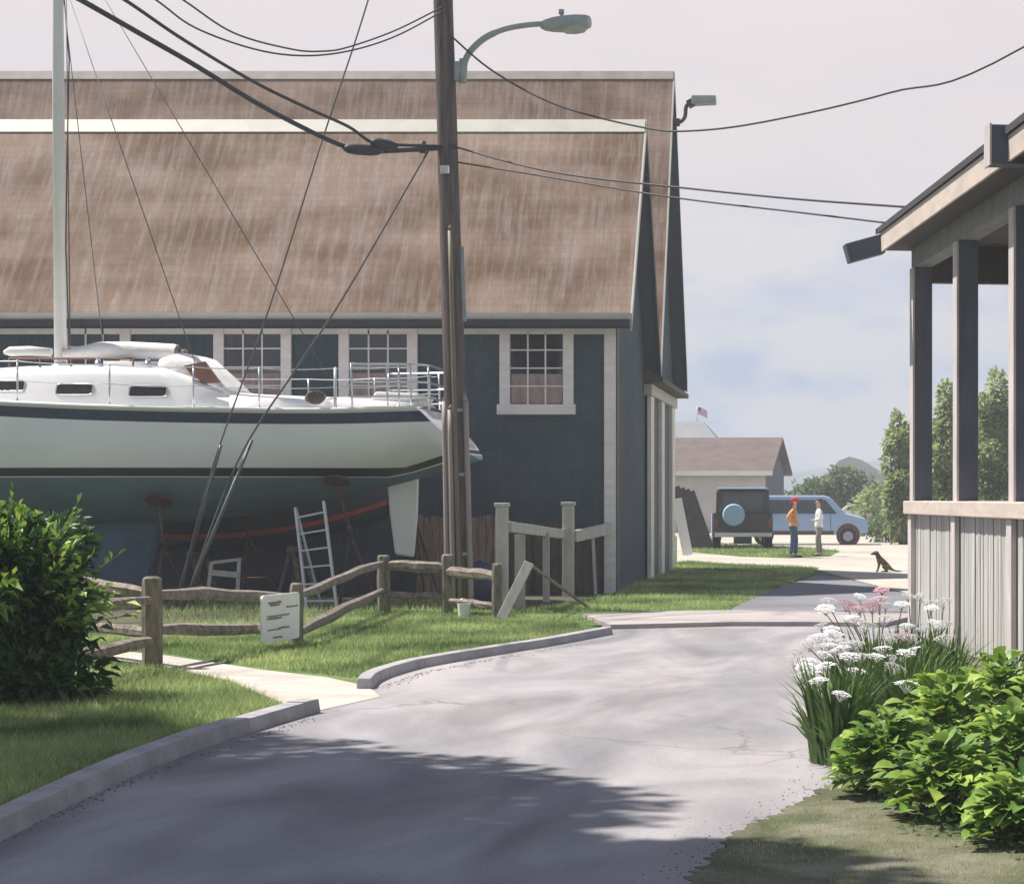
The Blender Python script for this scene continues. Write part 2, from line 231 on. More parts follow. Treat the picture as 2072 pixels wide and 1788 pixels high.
# ------------------------------------------------------------------ object helpers
def wloc(o):
    v = Vector((0, 0, 0))
    while o is not None: v += o.location; o = o.parent
    return v
def tag(o, label=None, cat=None, group=None, kind=None):
    if label: o['label'] = label
    if cat: o['category'] = cat
    if group: o['group'] = group
    if kind: o['kind'] = kind
    return o
def thing(name, label, cat, loc=(0, 0, 0), group=None, rotz=0):
    o = bpy.data.objects.new(name, None); COL.objects.link(o); o.location = loc; o.rotation_euler = (0, 0, rotz); o.empty_display_size = 0.2
    return tag(o, label, cat, group)
class MB:
    """collects boxes, bars, tubes, lofts into one mesh"""
    def __init__(s): s.v = []; s.f = []; s.m = []; s.mi = 0; s.smooth = []; s.sm = False
    def add(s, verts, faces, mi=None, smooth=None):
        o = len(s.v); s.v += [tuple(v) for v in verts]
        for f in faces: s.f.append([i+o for i in f]); s.m.append(s.mi if mi is None else mi); s.smooth.append(s.sm if smooth is None else smooth)
        return s
    def box(s, lo, hi, mi=None):
        x0, y0, z0 = lo; x1, y1, z1 = hi
        v = [(x0, y0, z0), (x1, y0, z0), (x1, y1, z0), (x0, y1, z0), (x0, y0, z1), (x1, y0, z1), (x1, y1, z1), (x0, y1, z1)]
        return s.add(v, [(0, 3, 2, 1), (4, 5, 6, 7), (0, 1, 5, 4), (1, 2, 6, 5), (2, 3, 7, 6), (3, 0, 4, 7)], mi)
    def bar(s, a, b, w, d, up=(0, 0, 1), mi=None, w2=None, d2=None):
        """square bar from a to b, w wide across, d deep along up"""
        a, b = Vector(a), Vector(b); t = (b-a).normalized(); up = Vector(up)
        if abs(t.dot(up.normalized())) > 0.98: up = Vector((0, 1, 0))
        r = t.cross(up).normalized(); u = r.cross(t).normalized(); w2 = w2 or w; d2 = d2 or d
        v = [p + r*sx*ww/2 + u*sy*dd/2 for p, ww, dd in ((a, w, d), (b, w2, d2)) for sx, sy in ((-1, -1), (1, -1), (1, 1), (-1, 1))]
        return s.add(v, [(0, 3, 2, 1), (4, 5, 6, 7), (0, 1, 5, 4), (1, 2, 6, 5), (2, 3, 7, 6), (3, 0, 4, 7)], mi)
    def tube(s, pts, r, n=10, mi=None, cap=True, squash=1.0, jitter=0.0):
        pts = [Vector(p) for p in pts]; rs = r if isinstance(r, (list, tuple)) else [r]*len(pts)
        prev = None; rings = []
        for i, p in enumerate(pts):
            t = (pts[min(i+1, len(pts)-1)] - pts[max(i-1, 0)]).normalized()
            if prev is None: prev = t.orthogonal().normalized()
            a = (prev - t*prev.dot(t)).normalized(); prev = a; bb = t.cross(a)
            rings.append([p + (a*math.cos(2*math.pi*k/n) + bb*math.sin(2*math.pi*k/n)*squash)*rs[i]*(1+random.uniform(-jitter, jitter)) for k in range(n)])
        v = [q for rg in rings for q in rg]
        f = [(i*n+k, i*n+(k+1) % n, (i+1)*n+(k+1) % n, (i+1)*n+k) for i in range(len(pts)-1) for k in range(n)]
        s.add(v, f, mi, True)
        if cap:
            o = len(s.v)-len(v)
            s.f.append([o+k for k in range(n)][::-1]); s.m.append(s.mi if mi is None else mi); s.smooth.append(False)
            s.f.append([o+(len(pts)-1)*n+k for k in range(n)]); s.m.append(s.mi if mi is None else mi); s.smooth.append(False)
        return s
    def prism(s, poly, axis, a, b, mi=None):
        """poly of 2-D points extruded along axis ('x': (y,z), 'y': (x,z), 'z': (x,y)) from a to b"""
        def mk(p, t): return {'x': (t, p[0], p[1]), 'y': (p[0], t, p[1]), 'z': (p[0], p[1], t)}[axis]
        n = len(poly); v = [mk(p, a) for p in poly] + [mk(p, b) for p in poly]
        return s.add(v, [tuple(range(n))[::-1], tuple(range(n, 2*n))] + [(i, (i+1) % n, n+(i+1) % n, n+i) for i in range(n)], mi)
    def disc(s, c, axis, r, h, n=20, mi=None, r2=None):
        axis = Vector(axis).normalized(); return s.tube([Vector(c)-axis*h/2, Vector(c)+axis*h/2], [r, r if r2 is None else r2], n, mi)
    def ball(s, c, r, n=12, sc=(1, 1, 1), mi=None):
        v = []; f = []; m = n//2
        for i in range(m+1):
            a = math.pi*i/m
            for k in range(n): v.append((c[0]+r*sc[0]*math.sin(a)*math.cos(2*math.pi*k/n), c[1]+r*sc[1]*math.sin(a)*math.sin(2*math.pi*k/n), c[2]+r*sc[2]*math.cos(a)))
        for i in range(m):
            for k in range(n): f.append((i*n+k, (i+1)*n+k, (i+1)*n+(k+1) % n, i*n+(k+1) % n))
        return s.add(v, f, mi, True)
    def build(s, name, mats, parent=None, local=False, bevel=0.0, label=None):
        if not isinstance(mats, (list, tuple)): mats = [mats]
        off = Vector((0, 0, 0)) if (local or parent is None) else wloc(parent)
        me = bpy.data.meshes.new(name); me.from_pydata([tuple(Vector(v)-off) for v in s.v], [], s.f)
        for m in mats: me.materials.append(m)
        me.polygons.foreach_set('material_index', s.m); me.polygons.foreach_set('use_smooth', s.smooth)
        bm = bmesh.new(); bm.from_mesh(me); bmesh.ops.recalc_face_normals(bm, faces=bm.faces); bm.to_mesh(me); bm.free()
        me.update()
        o = bpy.data.objects.new(name, me); COL.objects.link(o); o.parent = parent
        if bevel > 0:
            md = o.modifiers.new('bevel', 'BEVEL'); md.width = bevel; md.segments = 2; md.limit_method = 'ANGLE'; md.angle_limit = R(40)
        if label: o['label'] = label
        return o
def children(o): return [c for c in bpy.data.objects if c.parent == o]
def copy_tree(o, parent=None):
    c = o.copy(); COL.objects.link(c); c.parent = parent
    for ch in children(o): copy_tree(ch, c)
    return c
def sheet(name, pts, z, m, kind='structure'):
    """flat polygon; pts world (x, y)"""
    n = len(pts); me = bpy.data.meshes.new(name); flat = z <= 0.0
    me.from_pydata([(p[0], p[1], z) for p in pts]+([] if flat else [(p[0], p[1], -0.03) for p in pts]), [], [list(range(n))]+([] if flat else [(i, (i+1) % n, n+(i+1) % n, n+i) for i in range(n)])); me.materials.append(m)
    bm = bmesh.new(); bm.from_mesh(me); bmesh.ops.triangulate(bm, faces=[f for f in bm.faces if len(f.verts) > 4])
    bmesh.ops.recalc_face_normals(bm, faces=bm.faces)
    tops = [f for f in bm.faces if abs(f.normal.z) > .9]
    if tops and tops[0].normal.z < 0:
        for f in bm.faces: f.normal_flip()
    bm.to_mesh(me); bm.free(); o = bpy.data.objects.new(name, me); COL.objects.link(o); o['kind'] = kind; return o
def gp(*pts): return [(G(x, y).x, G(x, y).y) for x, y in pts]
def spline(pts, n=8):
    pts = [Vector(p) for p in pts]; out = []
    for i in range(len(pts)-1):
        p0, p1, p2, p3 = pts[max(i-1, 0)], pts[i], pts[i+1], pts[min(i+2, len(pts)-1)]
        for k in range(n):
            t = k/n; out.append(0.5*((2*p1)+(p2-p0)*t+(2*p0-5*p1+4*p2-p3)*t*t+(3*p1-p0-3*p2+p3)*t**3))
    out.append(pts[-1]); return out

# ------------------------------------------------------------------ ground, road, paths
gs = []; NX = 60
sheet('ground', [(-700, -60), (700, -60), (700, 1500), (-700, 1500)], 0.0, M_ground)
sheet('lawn', gp((-600, 1800), (-400, 1230), (700, 1205), (1245, 1205), (1560, 1190), (1640, 1160), (1660, 1150), (1500, 1140), (1380, 1150), (1380, 1250), (1180, 1290), (760, 1380), (640, 1440), (-100, 1720)), 0.004, M_lawn)
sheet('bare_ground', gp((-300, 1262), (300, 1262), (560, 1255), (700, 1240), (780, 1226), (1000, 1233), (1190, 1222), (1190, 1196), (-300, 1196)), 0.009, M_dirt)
def ragged(pts, amp, step=.12):
    out = []
    for i in range(len(pts)):
        a, b = Vector(pts[i]), Vector(pts[(i+1) % len(pts)]); L_ = (b-a).length; k = max(1, min(60, int(L_/step))); nrm = Vector((-(b-a).y, (b-a).x))/max(L_, 1e-6)
        for j in range(k): q = a+(b-a)*j/k+nrm*random.uniform(-amp, amp)*(0 if L_ > 4 else 1); out.append((q.x, q.y))
    return out
M_verge = ground_mat('verge_dirt', [(0.06, 0.075, 0.035), (0.12, 0.12, 0.075), (0.22, 0.205, 0.165)], 1.6, 45, 0.5)
sheet('verge', ragged(gp((1330, 1860), (1400, 1780), (1475, 1696), (1560, 1655), (1640, 1618), (1690, 1580), (1710, 1500), (1790, 1380), (1900, 1300), (2200, 1320), (2300, 1860)), .045, .05), 0.016, M_verge)
road_left = gp((-100, 1745), (0, 1697), (200, 1600), (400, 1522), (560, 1468), (636, 1440), (742, 1392), (775, 1374), (860, 1350), (1000, 1325), (1200, 1292))
road_back = gp((1236, 1270), (1640, 1262), (1800, 1258), (1900, 1262))
road_right = gp((1850, 1330), (1780, 1380), (1700, 1500), (1688, 1590), (1600, 1640), (1480, 1700), (1405, 1788))
road_px = road_left + road_back + road_right + [(-0.9, 6.0), (-0.9, -50), (-9, -50), (-9, 8)]
sheet('road', road_px, 0.010, M_road)
sheet('lane', gp((1255, 1262), (1440, 1262), (1480, 1230), (1545, 1200), (1650, 1165), (1700, 1168), (1870, 1212), (2100, 1262), (2100, 1290), (1720, 1268), (1500, 1268)), 0.012, M_lane)
sheet('gravel_lot', gp((1370, 1152), (1500, 1143), (1620, 1148), (1665, 1156), (1700, 1166), (1880, 1212), (2400, 1330), (3400, 1200), (3600, 1062), (1100, 1062), (1370, 1085)), 0.014, M_gravel)
sheet('grass_patch', gp((1395, 1097), (1560, 1106), (1640, 1110), (1700, 1116), (1680, 1126), (1600, 1130), (1500, 1127), (1400, 1118)), 0.022, M_lawn)
sheet('lawn_strip', gp((1300, 1150), (1392, 1135), (1480, 1142), (1600, 1146), (1658, 1150), (1640, 1165), (1560, 1192), (1480, 1232), (1460, 1262), (1200, 1268), (1060, 1248), (1240, 1206)), 0.018, M_lawn)
# path from the left to the road, and the raised strip beyond the road
sheet('path', gp((-200, 1300), (245, 1319), (331, 1327), (531, 1357), (660, 1372), (742, 1390), (770, 1412), (636, 1442), (600, 1437), (531, 1408), (471, 1381), (380, 1361), (331, 1349), (240, 1338), (-200, 1312)), 0.014, M_path)
s = MB()
for a, b in zip(gp((1180, 1250), (1500, 1243), (1880, 1243), (1700, 1262), (1500, 1266), (1235, 1272)), [0]): pass
pv = gp((1180, 1252), (1330, 1245), (1500, 1243), (1880, 1247), (1790, 1270), (1640, 1268), (1480, 1268), (1235, 1274))
pavement = sheet('pavement', pv, 0.07, ground_mat('worn_concrete', [(0.27, 0.25, 0.25), (0.35, 0.32, 0.32), (0.42, 0.385, 0.37)], 0.9, 50, 0.25))
def kerb(pts, w=0.15, h=0.13, seg=1.2):
    """kerb of stones laid end to end along ground points"""
    ps = spline([Vector((p[0], p[1], 0)) for p in pts], 24); s = MB(); cur = [ps[0]]; run = 0.0
    def stone(q):
        jz = random.uniform(-.006, .006); rows = []
        for i, c in enumerate(q):
            d = (q[min(i+1, len(q)-1)]-q[max(i-1, 0)]).normalized(); r = Vector((d.y, -d.x, 0)); e = d*(0.004 if i == 0 else -0.004 if i == len(q)-1 else 0); c = c+e
            rows.append([c-r*w/2, c-r*w*.46+Vector((0, 0, h+jz)), c+r*w*.38+Vector((0, 0, h+jz-.004)), c+r*w/2])
        v = [x for rw in rows for x in rw]; n = len(rows)
        s.add(v, [(0, 1, 2, 3), tuple((n-1)*4+k for k in (3, 2, 1, 0))]+[(i*4+k, (i+1)*4+k, (i+1)*4+k+1, i*4+k+1) for i in range(n-1) for k in range(3)])
    for a, b in zip(ps[:-1], ps[1:]):
        run += (b-a).length; cur.append(b)
        if run > seg: stone(cur); cur = [b]; run = 0.0
    if len(cur) > 1: stone(cur)
    o = s.build('kerb', M_kerb, bevel=0.012); o['kind'] = 'structure'; return o
kerb(gp((-300, 1800), (-100, 1735), (0, 1690), (120, 1630), (260, 1565), (400, 1512), (520, 1474), (600, 1450), (630, 1443)), 0.17, 0.12)
kerb(gp((738, 1396), (752, 1382), (790, 1367), (860, 1349), (1000, 1325), (1120, 1305), (1230, 1284)), 0.15, 0.11)

def in_poly(x, y, poly):
    inside = np.zeros(len(x), bool); n = len(poly); j = n-1
    for i in range(n):
        xi, yi = poly[i]; xj, yj = poly[j]
        c = ((yi > y) != (yj > y)) & (x < (xj-xi)*(y-yi)/(yj-yi+1e-12)+xi); inside ^= c; j = i
    return inside
def mesh_np(name, v, f, m, parent=None, kind=None, smooth=False):
    me = bpy.data.meshes.new(name); me.vertices.add(len(v)); me.vertices.foreach_set('co', np.asarray(v, np.float32).ravel())
    k = f.shape[1]; me.loops.add(f.size); me.loops.foreach_set('vertex_index', f.astype(np.int32).ravel())
    me.polygons.add(len(f)); me.polygons.foreach_set('loop_start', np.arange(0, f.size, k, dtype=np.int32)); me.polygons.foreach_set('loop_total', np.full(len(f), k, np.int32))
    me.update(calc_edges=True); me.materials.append(m)
    if smooth: me.polygons.foreach_set('use_smooth', np.ones(len(f), bool))
    o = bpy.data.objects.new(name, me); COL.objects.link(o); o.parent = parent
    if kind: o['kind'] = kind
    return o
def blades(poly, dens, h, w, lean=0.4):
    p = np.array(poly); x0, y0 = p.min(0); x1, y1 = p.max(0); n = int((x1-x0)*(y1-y0)*dens)
    x = rng.uniform(x0, x1, n); y = rng.uniform(y0, y1, n); k = in_poly(x, y, poly); x, y = x[k], y[k]; n = len(x)
    a = rng.uniform(0, 2*np.pi, n); hh = h*rng.uniform(0.5, 1.3, n); b = rng.uniform(0, 2*np.pi, n)
    base = np.stack([x, y, np.zeros(n)], 1); side = np.stack([np.cos(a), np.sin(a), np.zeros(n)], 1)*w/2
    tip = base + np.stack([np.cos(b)*hh*lean, np.sin(b)*hh*lean, hh], 1)
    return np.stack([base-side, base+side, tip], 1).reshape(-1, 3)
parts_ = []
lawn_a = gp((-120, 1700), (0, 1640), (250, 1530), (450, 1462), (580, 1432), (531, 1412), (471, 1385), (380, 1365), (331, 1353), (-120, 1318), (-400, 1330), (-400, 1700))
lawn_b = gp((-120, 1300), (330, 1322), (531, 1352), (700, 1371), (745, 1374), (860, 1340), (1000, 1316), (1200, 1284), (1160, 1262), (1080, 1246), (930, 1240), (780, 1238), (600, 1285), (350, 1270), (-120, 1262))
lawn_c = gp((1300, 1152), (1392, 1137), (1480, 1143), (1600, 1147), (1655, 1151), (1640, 1163), (1560, 1190), (1480, 1220), (1180, 1243), (1060, 1238), (1240, 1206))
verge = gp((1420, 1788), (1500, 1702), (1610, 1650), (1700, 1600), (1720, 1500), (1800, 1400), (2100, 1340), (2300, 1500), (2300, 1900), (1420, 1900))
parts_.append(blades(lawn_a, 2600, 0.055, 0.008)); parts_.append(blades(lawn_b, 1100, 0.06, 0.012)); parts_.append(blades(lawn_c, 350, 0.08, 0.02)); parts_.append(blades(verge, 1100, 0.035, 0.007)); parts_.append(blades(lawn_a, 900, 0.09, 0.009, .7)); parts_.append(blades(gp((300, 1262), (560, 1253), (720, 1237), (1000, 1232), (1000, 1215), (300, 1215)), 260, .10, .014))
parts_.append(blades(gp((300, 1262), (1180, 1266), (1460, 1260), (1475, 1235), (1640, 1162), (1240, 1206), (1190, 1224), (1000, 1234), (780, 1228), (560, 1256)), 420, .06, .014))
parts_.append(blades(gp((1395, 1098), (1560, 1106), (1640, 1110), (1695, 1116), (1675, 1126), (1600, 1130), (1500, 1127), (1400, 1118)), 90, .10, .04))
V = np.concatenate(parts_); grass = mesh_np('grass', V, np.arange(len(V)).reshape(-1, 3), M_grass, kind='stuff')

# grit and dead leaves along the verge and the kerb foot
gx = []; edge = [G(1400, 1785), G(1480, 1700), G(1600, 1640), G(1690, 1590), G(1700, 1500)]
for i in range(420):
    k = random.randrange(4); q = edge[k]+(edge[k+1]-edge[k])*random.random(); gx.append((q.x+random.gauss(-.02, .13), q.y+random.gauss(0, .13), random.uniform(.003, .009)))
kb = gp((0, 1702), (260, 1580), (520, 1488), (625, 1455)); kb2 = gp((765, 1392), (860, 1360), (1000, 1333), (1200, 1298))
for i in range(500):
    e_ = kb if i % 2 else kb2; k = random.randrange(3); f_ = random.random(); gx.append((e_[k][0]+(e_[k+1][0]-e_[k][0])*f_+abs(random.gauss(0, .06)), e_[k][1]+(e_[k+1][1]-e_[k][1])*f_-abs(random.gauss(0, .06)), random.uniform(.004, .012)))
s = MB()
for (x, y, r_) in gx:
    a = random.uniform(0, 3); c_, s__ = math.cos(a)*r_, math.sin(a)*r_; s.add([(x+c_, y+s__, .011), (x-s__, y+c_, .011), (x-c_, y-s__, .011), (x+s__, y-c_, .011), (x, y, .011+r_*.8)], [(0, 1, 4), (1, 2, 4), (2, 3, 4), (3, 0, 4)])
s.build('grit', mat('grit_stones', (.20, .18, .15), .9, .4, 20, island=.4))['kind'] = 'stuff'
# ------------------------------------------------------------------ boat shed: two long gabled wings side by side
XE, XL = -4.08, -27.0                         # end wall, far left
YW, YB = 37.7, 50.4
roofpts = [(37.25, 5.03), (40.1, 9.02), (43.4, 4.44), (46.85, 11.34), (50.75, 4.61)]
shed = thing('boat_shed', 'long dark shingled boat shed with two steep brown roofs and white framed windows', 'building', (-15.5, YW, 0))
s = MB(); s.prism([(YW, 0), (YW, 5.36), (40.1, 8.72), (43.38, 4.20), (46.85, 11.0), (50.35, 5.0), (50.35, 0)], 'x', XE, XE-0.2)
s.box((XL, YW, 0), (XE-0.2, YW+0.2, 5.36)); s.box((XL, 50.15, 0), (XE-0.2, 50.35, 4.9)); s.prism([(YW, 0), (YW, 5.36), (40.1, 8.72), (43.38, 4.20), (46.85, 11.0), (50.35, 5.0), (50.35, 0)], 'x', XL, XL+0.2)
s.build('wall', M_siding, shed)
def slab(a, b, t, x0, x1):
    (ya, za), (yb, zb) = a, b; L = math.hypot(yb-ya, zb-za); n = ((za-zb)/L, (yb-ya)/L)
    n = (n[0], n[1]) if n[1] > 0 else (-n[0], -n[1])
    return [(ya, za), (yb, zb), (yb-n[0]*t, zb-n[1]*t), (ya-n[0]*t, za-n[1]*t)]
XR = -3.77
def roof(a, b, c, nm, lbl):
    s = MB(); t = 0.13
    def q(p0, p1):   # a slope cut plumb at both ends
        L = math.hypot(p1[0]-p0[0], p1[1]-p0[1]); vt = t*L/abs(p1[0]-p0[0])
        return [p0, p1, (p1[0], p1[1]-vt), (p0[0], p0[1]-vt)]
    s.prism(q(a, b), 'x', XL-0.3, XR); s.prism(q(b, c), 'x', XL-0.3, XR)
    r = s.build(nm, M_roof, shed, label=lbl)
    s = MB()                                          # ridge flashing over both slopes
    for (p0, p1) in ((a, b), (c, b)):
        d = Vector((p1[0]-p0[0], p1[1]-p0[1])).normalized(); nn = Vector((-d.y, d.x)) if abs(p1[0]) > 0 else None
        nn = nn if nn.y > 0 else -nn
        w = 0.33 if nm == 'roof' and lbl.startswith('lower') else 0.22
        e = Vector(b); s.prism([tuple(e+nn*0.004), tuple(e-d*w+nn*0.004), tuple(e-d*w+nn*0.022), tuple(e+nn*0.022)], 'x', XL-0.3, XR+0.01)
    s.build('ridge_flashing', M_cream if lbl.startswith('lower') else M_olive_l, r)
    for (p0, p1) in ((a, b), (b, c)):                 # dark soffit under the gable overhang
        vt = t*math.hypot(p1[0]-p0[0], p1[1]-p0[1])/abs(p1[0]-p0[0]); s = MB(); s.prism([(p0[0], p0[1]-vt-.003), (p1[0], p1[1]-vt-.003), (p1[0], p1[1]-vt-.02), (p0[0], p0[1]-vt-.02)], 'x', XE+0.002, XR-.002); s.build('soffit', M_siding_flat, shed)
    for (p0, p1) in ((a, b), (b, c)):                 # barge boards on the gable end
        d = Vector((p1[0]-p0[0], p1[1]-p0[1])).normalized(); L = math.hypot(p1[0]-p0[0], p1[1]-p0[1]); vt = 0.30
        s = MB(); s.prism([(p0[0], p0[1]+0.01), (p1[0], p1[1]+0.01), (p1[0], p1[1]-vt), (p0[0], p0[1]-vt)], 'x', XR+0.003, XR+0.035)
        s.build('barge_board', M_cream if p0 is a else M_siding_flat, shed)
    return r
M_olive_l = mat('ridge_lead', (0.30, 0.27, 0.25), 0.6, 0.2, 2)
M_siding_flat = mat('dark_barge_paint', (0.05, 0.065, 0.08), 0.7, 0.2, 3)
roof(roofpts[0], roofpts[1], roofpts[2], 'roof', 'lower brown roof of the front wing with a cream ridge')
roof(roofpts[2], roofpts[3], roofpts[4], 'roof', 'taller roof of the rear wing')
# eaves: white drip edge, black gutter, frieze, corner boards
s = MB(); s.box((XL-0.3, 37.16, 4.93), (XR+0.02, 37.25, 5.045)); s.build('drip_edge', M_cream, shed)
s = MB()
prof = [(37.24, 4.925), (37.24, 4.80), (37.20, 4.765), (37.14, 4.765), (37.10, 4.80), (37.10, 4.925)]
s.prism(prof, 'x', XL-0.3, XR); s.build('gutter', M_black, shed)
s = MB(); s.box((XL, YW-0.05, 4.70), (XE+0.005, YW, 4.99)); s.build('frieze_board', M_trim, shed)
s = MB(); s.box((XE-0.20, YW-0.06, 0), (XE+0.006, YW-0.052, 4.97)); s.box((XE-0.20, YW-0.052, 0.0), (XE+0.006, YW-0.001, 4.69)); s.build('corner_board', M_trim, shed)
s = MB(); s.box((XE+0.001, YW, 0), (XE+0.03, YW+0.42, 5.3)); s.build('corner_board', M_olive, shed, label='olive corner board on the gable side')
s = MB(); s.box((XL, 37.28, 4.66), (XE, YW-0.002, 4.69))
def window(x0, x1, yt, yb, cols=3, rows=4):
    """framed window in the front wall between measured glass edges"""
    a = P(x0, yt, YW); b = P(x1, yb, YW); xa, xb, zt, zb = a.x, b.x, a.z, b.z; fw = 0.19
    s = MB(); s.box((xa, YW-0.02, zb), (xb, YW-0.012, zt))
    w = s.build('window', M_glass, shed)
    s = MB(); y0 = YW-0.085
    s.box((xa-fw, y0, zb-0.002), (xa, YW-0.001, zt+0.002)); s.box((xb, y0, zb-0.002), (xb+fw, YW-0.001, zt+0.002))
    s.box((xa-fw-0.01, y0-0.01, zt+0.002), (xb+fw+0.01, YW-0.001, zt+fw+0.05)); s.box((xa-fw-0.04, y0-0.05, zb-fw), (xb+fw+0.04, YW-0.001, zb-0.002))
    s.build('frame', M_trim, w, bevel=0.008)
    s = MB()
    for i in range(1, cols): x = xa+(xb-xa)*i/cols; s.box((x-0.014, YW-0.05, zb), (x+0.014, YW-0.022, zt))
    for i in range(1, rows): z = zb+(zt-zb)*i/rows; s.box((xa, YW-0.047, z-0.012), (xb, YW-0.024, z+0.012))
    s.build('muntins', M_trim, w)
    s = MB(); s.box((xa+0.02, YW-0.0115, zb+0.02), (xb-0.02, YW-0.009, zb+0.02+(zt-zb)*0.36))
    s = MB()                                          # panel over the lower panes with their brown-pink reflection painted on
    n = 1
    for i in range(n):
        x = xa+0.02+(xb-xa-0.04)*i/n; s.box((x, YW-0.0225+0.002*(i % 2), zb+0.02), (x+(xb-xa-0.04)/n-0.004, YW-0.0205+0.002*(i % 2), zb+(zt-zb)*(0.42+0.012*i/n)))
    s.build('reflection_panel', M_pane_reflect, w)
window(1033, 1140, 672, 818); window(708, 825, 668, 818); window(455, 570, 668, 818); window(140, 245, 664, 818); window(-160, -60, 664, 818)
# big door on the gable end
s = MB(); s.box((XE+0.002, 43.5, 0.02), (XE+0.05, 49.7, 3.86)); door = s.build('door', M_door, shed)
for i, y in enumerate((43.35, 46.0, 48.9)):
    s = MB(); s.box((XE+0.052, y, 0.03), (XE+0.13, y+0.75 if i < 2 else y+0.8, 3.86)); s.build('batten', mat('door_cream', (.74, .72, .62), .6, .1, 3), door)
s = MB(); s.box((XE+0.003, 43.1, 3.865), (XE+0.17, 49.9, 4.10)); s.build('door_header', M_cream, shed)
s = MB(); s.prism([(XE+0.002, 4.42), (XE+0.42, 4.22), (XE+0.42, 4.12), (XE+0.002, 4.12)], 'y', 42.9, 50.1); s.build('door_hood', M_olive, shed)

# ------------------------------------------------------------------ sailing boat on its stands
BY = 34.25                                     # centre line
boat = thing('sailboat', 'large white sailing yacht propped ashore with navy stripe, mast and blue-grey bottom', 'sailboat', (-11.5, BY, 0))
def interp(x, xs, ys): return float(np.interp(x, xs, ys))
def smooth_interp(xs, ys, x):
    # cubic Hermite through the points
    xs = np.array(xs); ys = np.array(ys); d = np.gradient(ys, xs); i = int(np.clip(np.searchsorted(xs, x)-1, 0, len(xs)-2)); h = xs[i+1]-xs[i]; t = min(max((x-xs[i])/h, 0), 1)
    return float((2*t**3-3*t**2+1)*ys[i]+(t**3-2*t**2+t)*h*d[i]+(-2*t**3+3*t**2)*ys[i+1]+(t**3-t**2)*h*d[i+1])
SX = [-17.8, -17.0, -15.5, -13.8, -12, -10, -8.2, -6.73]
SB = [0.03, 0.55, 1.20, 1.58, 1.72, 1.66, 1.50, 1.28]        # half breadth at deck
SZ = [3.62, 3.52, 3.39, 3.27, 3.18, 3.13, 3.12, 3.17]        # sheer height
KZ = [2.30, 1.85, 1.50, 1.34, 1.30, 1.42, 1.85, 2.36]        # bottom of canoe body
NS = 40; xs_ = np.linspace(-17.8, -6.73, NS)
zrows = [0, .06, .14, .24, .36]                              # fractions below boot
def hull_section(x):
    b, zs, zk = smooth_interp(SX, SB, x), smooth_interp(SX, SZ, x), smooth_interp(SX, KZ, x)
    boot0, boot1 = max(2.06, zk+0.08), max(2.21, zk+0.17)
    # boot stripe rises a little aft
    zz = [zk+(boot0-zk)*t for t in (0, .04, .12, .25, .42, .6, .8)] + [boot0, boot0+0.015, boot1, boot1+0.02]
    top0 = zs-0.22; top1 = zs-0.05
    zz += [boot1+0.02+(top0-boot1-0.02)*t for t in (.3, .6, 0.97)] + [top0, top1, zs]
    out = []
    for z in zz:
        u = min(max((z-zk)/(zs-zk), 0), 1); hb = b*(1-(1-u)**2.6)**0.62
        out.append((hb, z))
    return out
rows = [hull_section(x) for x in xs_]; nr = len(rows[0])
def shear(x, z): # raked transom: lower hull runs further aft near the stern
    k = max(0, (x+10.5)/(10.5-6.73)); return x + k*k*(3.17-z)*1.0
s = MB(); verts = []
for side in (-1, 1):
    for i, x in enumerate(xs_):
        for (hb, z) in rows[i]: verts.append((shear(x, z), BY+side*hb, z))
faces = []; mids = []
band = [4]*7 + [3, 2, 3]  # per interval material; refined below
def mi_for(j):            # j: interval between row j and j+1
    if j < 7: return 0    # bottom
    if j == 7: return 3   # pale line
    if j == 8: return 1   # boot
    if j == 9: return 3
    if j in (10, 11, 12): return 2
    if j == 13: return 3
    if j == 14: return 4  # navy stripe
    return 3
for sd in (0, 1):
    o = sd*NS*nr
    for i in range(NS-1):
        for j in range(nr-1):
            a, b_, c, d = o+i*nr+j, o+(i+1)*nr+j, o+(i+1)*nr+j+1, o+i*nr+j+1
            faces.append((a, b_, c, d) if sd == 0 else (d, c, b_, a)); mids.append(mi_for(j))
for f, m_ in zip(faces, mids): pass
s.v = verts
for f, m_ in zip(faces, mids): s.f.append(list(f)); s.m.append(m_); s.smooth.append(True)
# transom strips
for j in range(nr-1):
    a, b_ = (NS-1)*nr+j, (NS-1)*nr+j+1; c, d = NS*nr+(NS-1)*nr+j+1, NS*nr+(NS-1)*nr+j
    s.f.append([a, b_, c, d]); s.m.append(0 if j < 7 else 1 if j == 8 else 3); s.smooth.append(False)
hull = s.build('hull', [M_bottom, M_boot, M_topside, M_white, M_navy], boat)
# rub rail + toe rail
for side in (-1, 1):
    s = MB(); pts = [(shear(x, smooth_interp(SX, SZ, x)), BY+side*(smooth_interp(SX, SB, x)+0.01), smooth_interp(SX, SZ, x)+0.0) for x in xs_]
    s.tube(pts, 0.035, 8); s.build('toe_rail', M_white, boat)
# deck
s = MB(); vv = []
for x in xs_:
    b, z = smooth_interp(SX, SB, x), smooth_interp(SX, SZ, x)
    for t in (-1, -.5, 0, .5, 1): vv.append((shear(x, z), BY+t*b*0.995, z-0.01+0.07*(1-t*t)))
s.add(vv, [(i*5+k, i*5+k+1, (i+1)*5+k+1, (i+1)*5+k) for i in range(NS-1) for k in range(4)], 0, True); s.build('deck', M_white, boat)
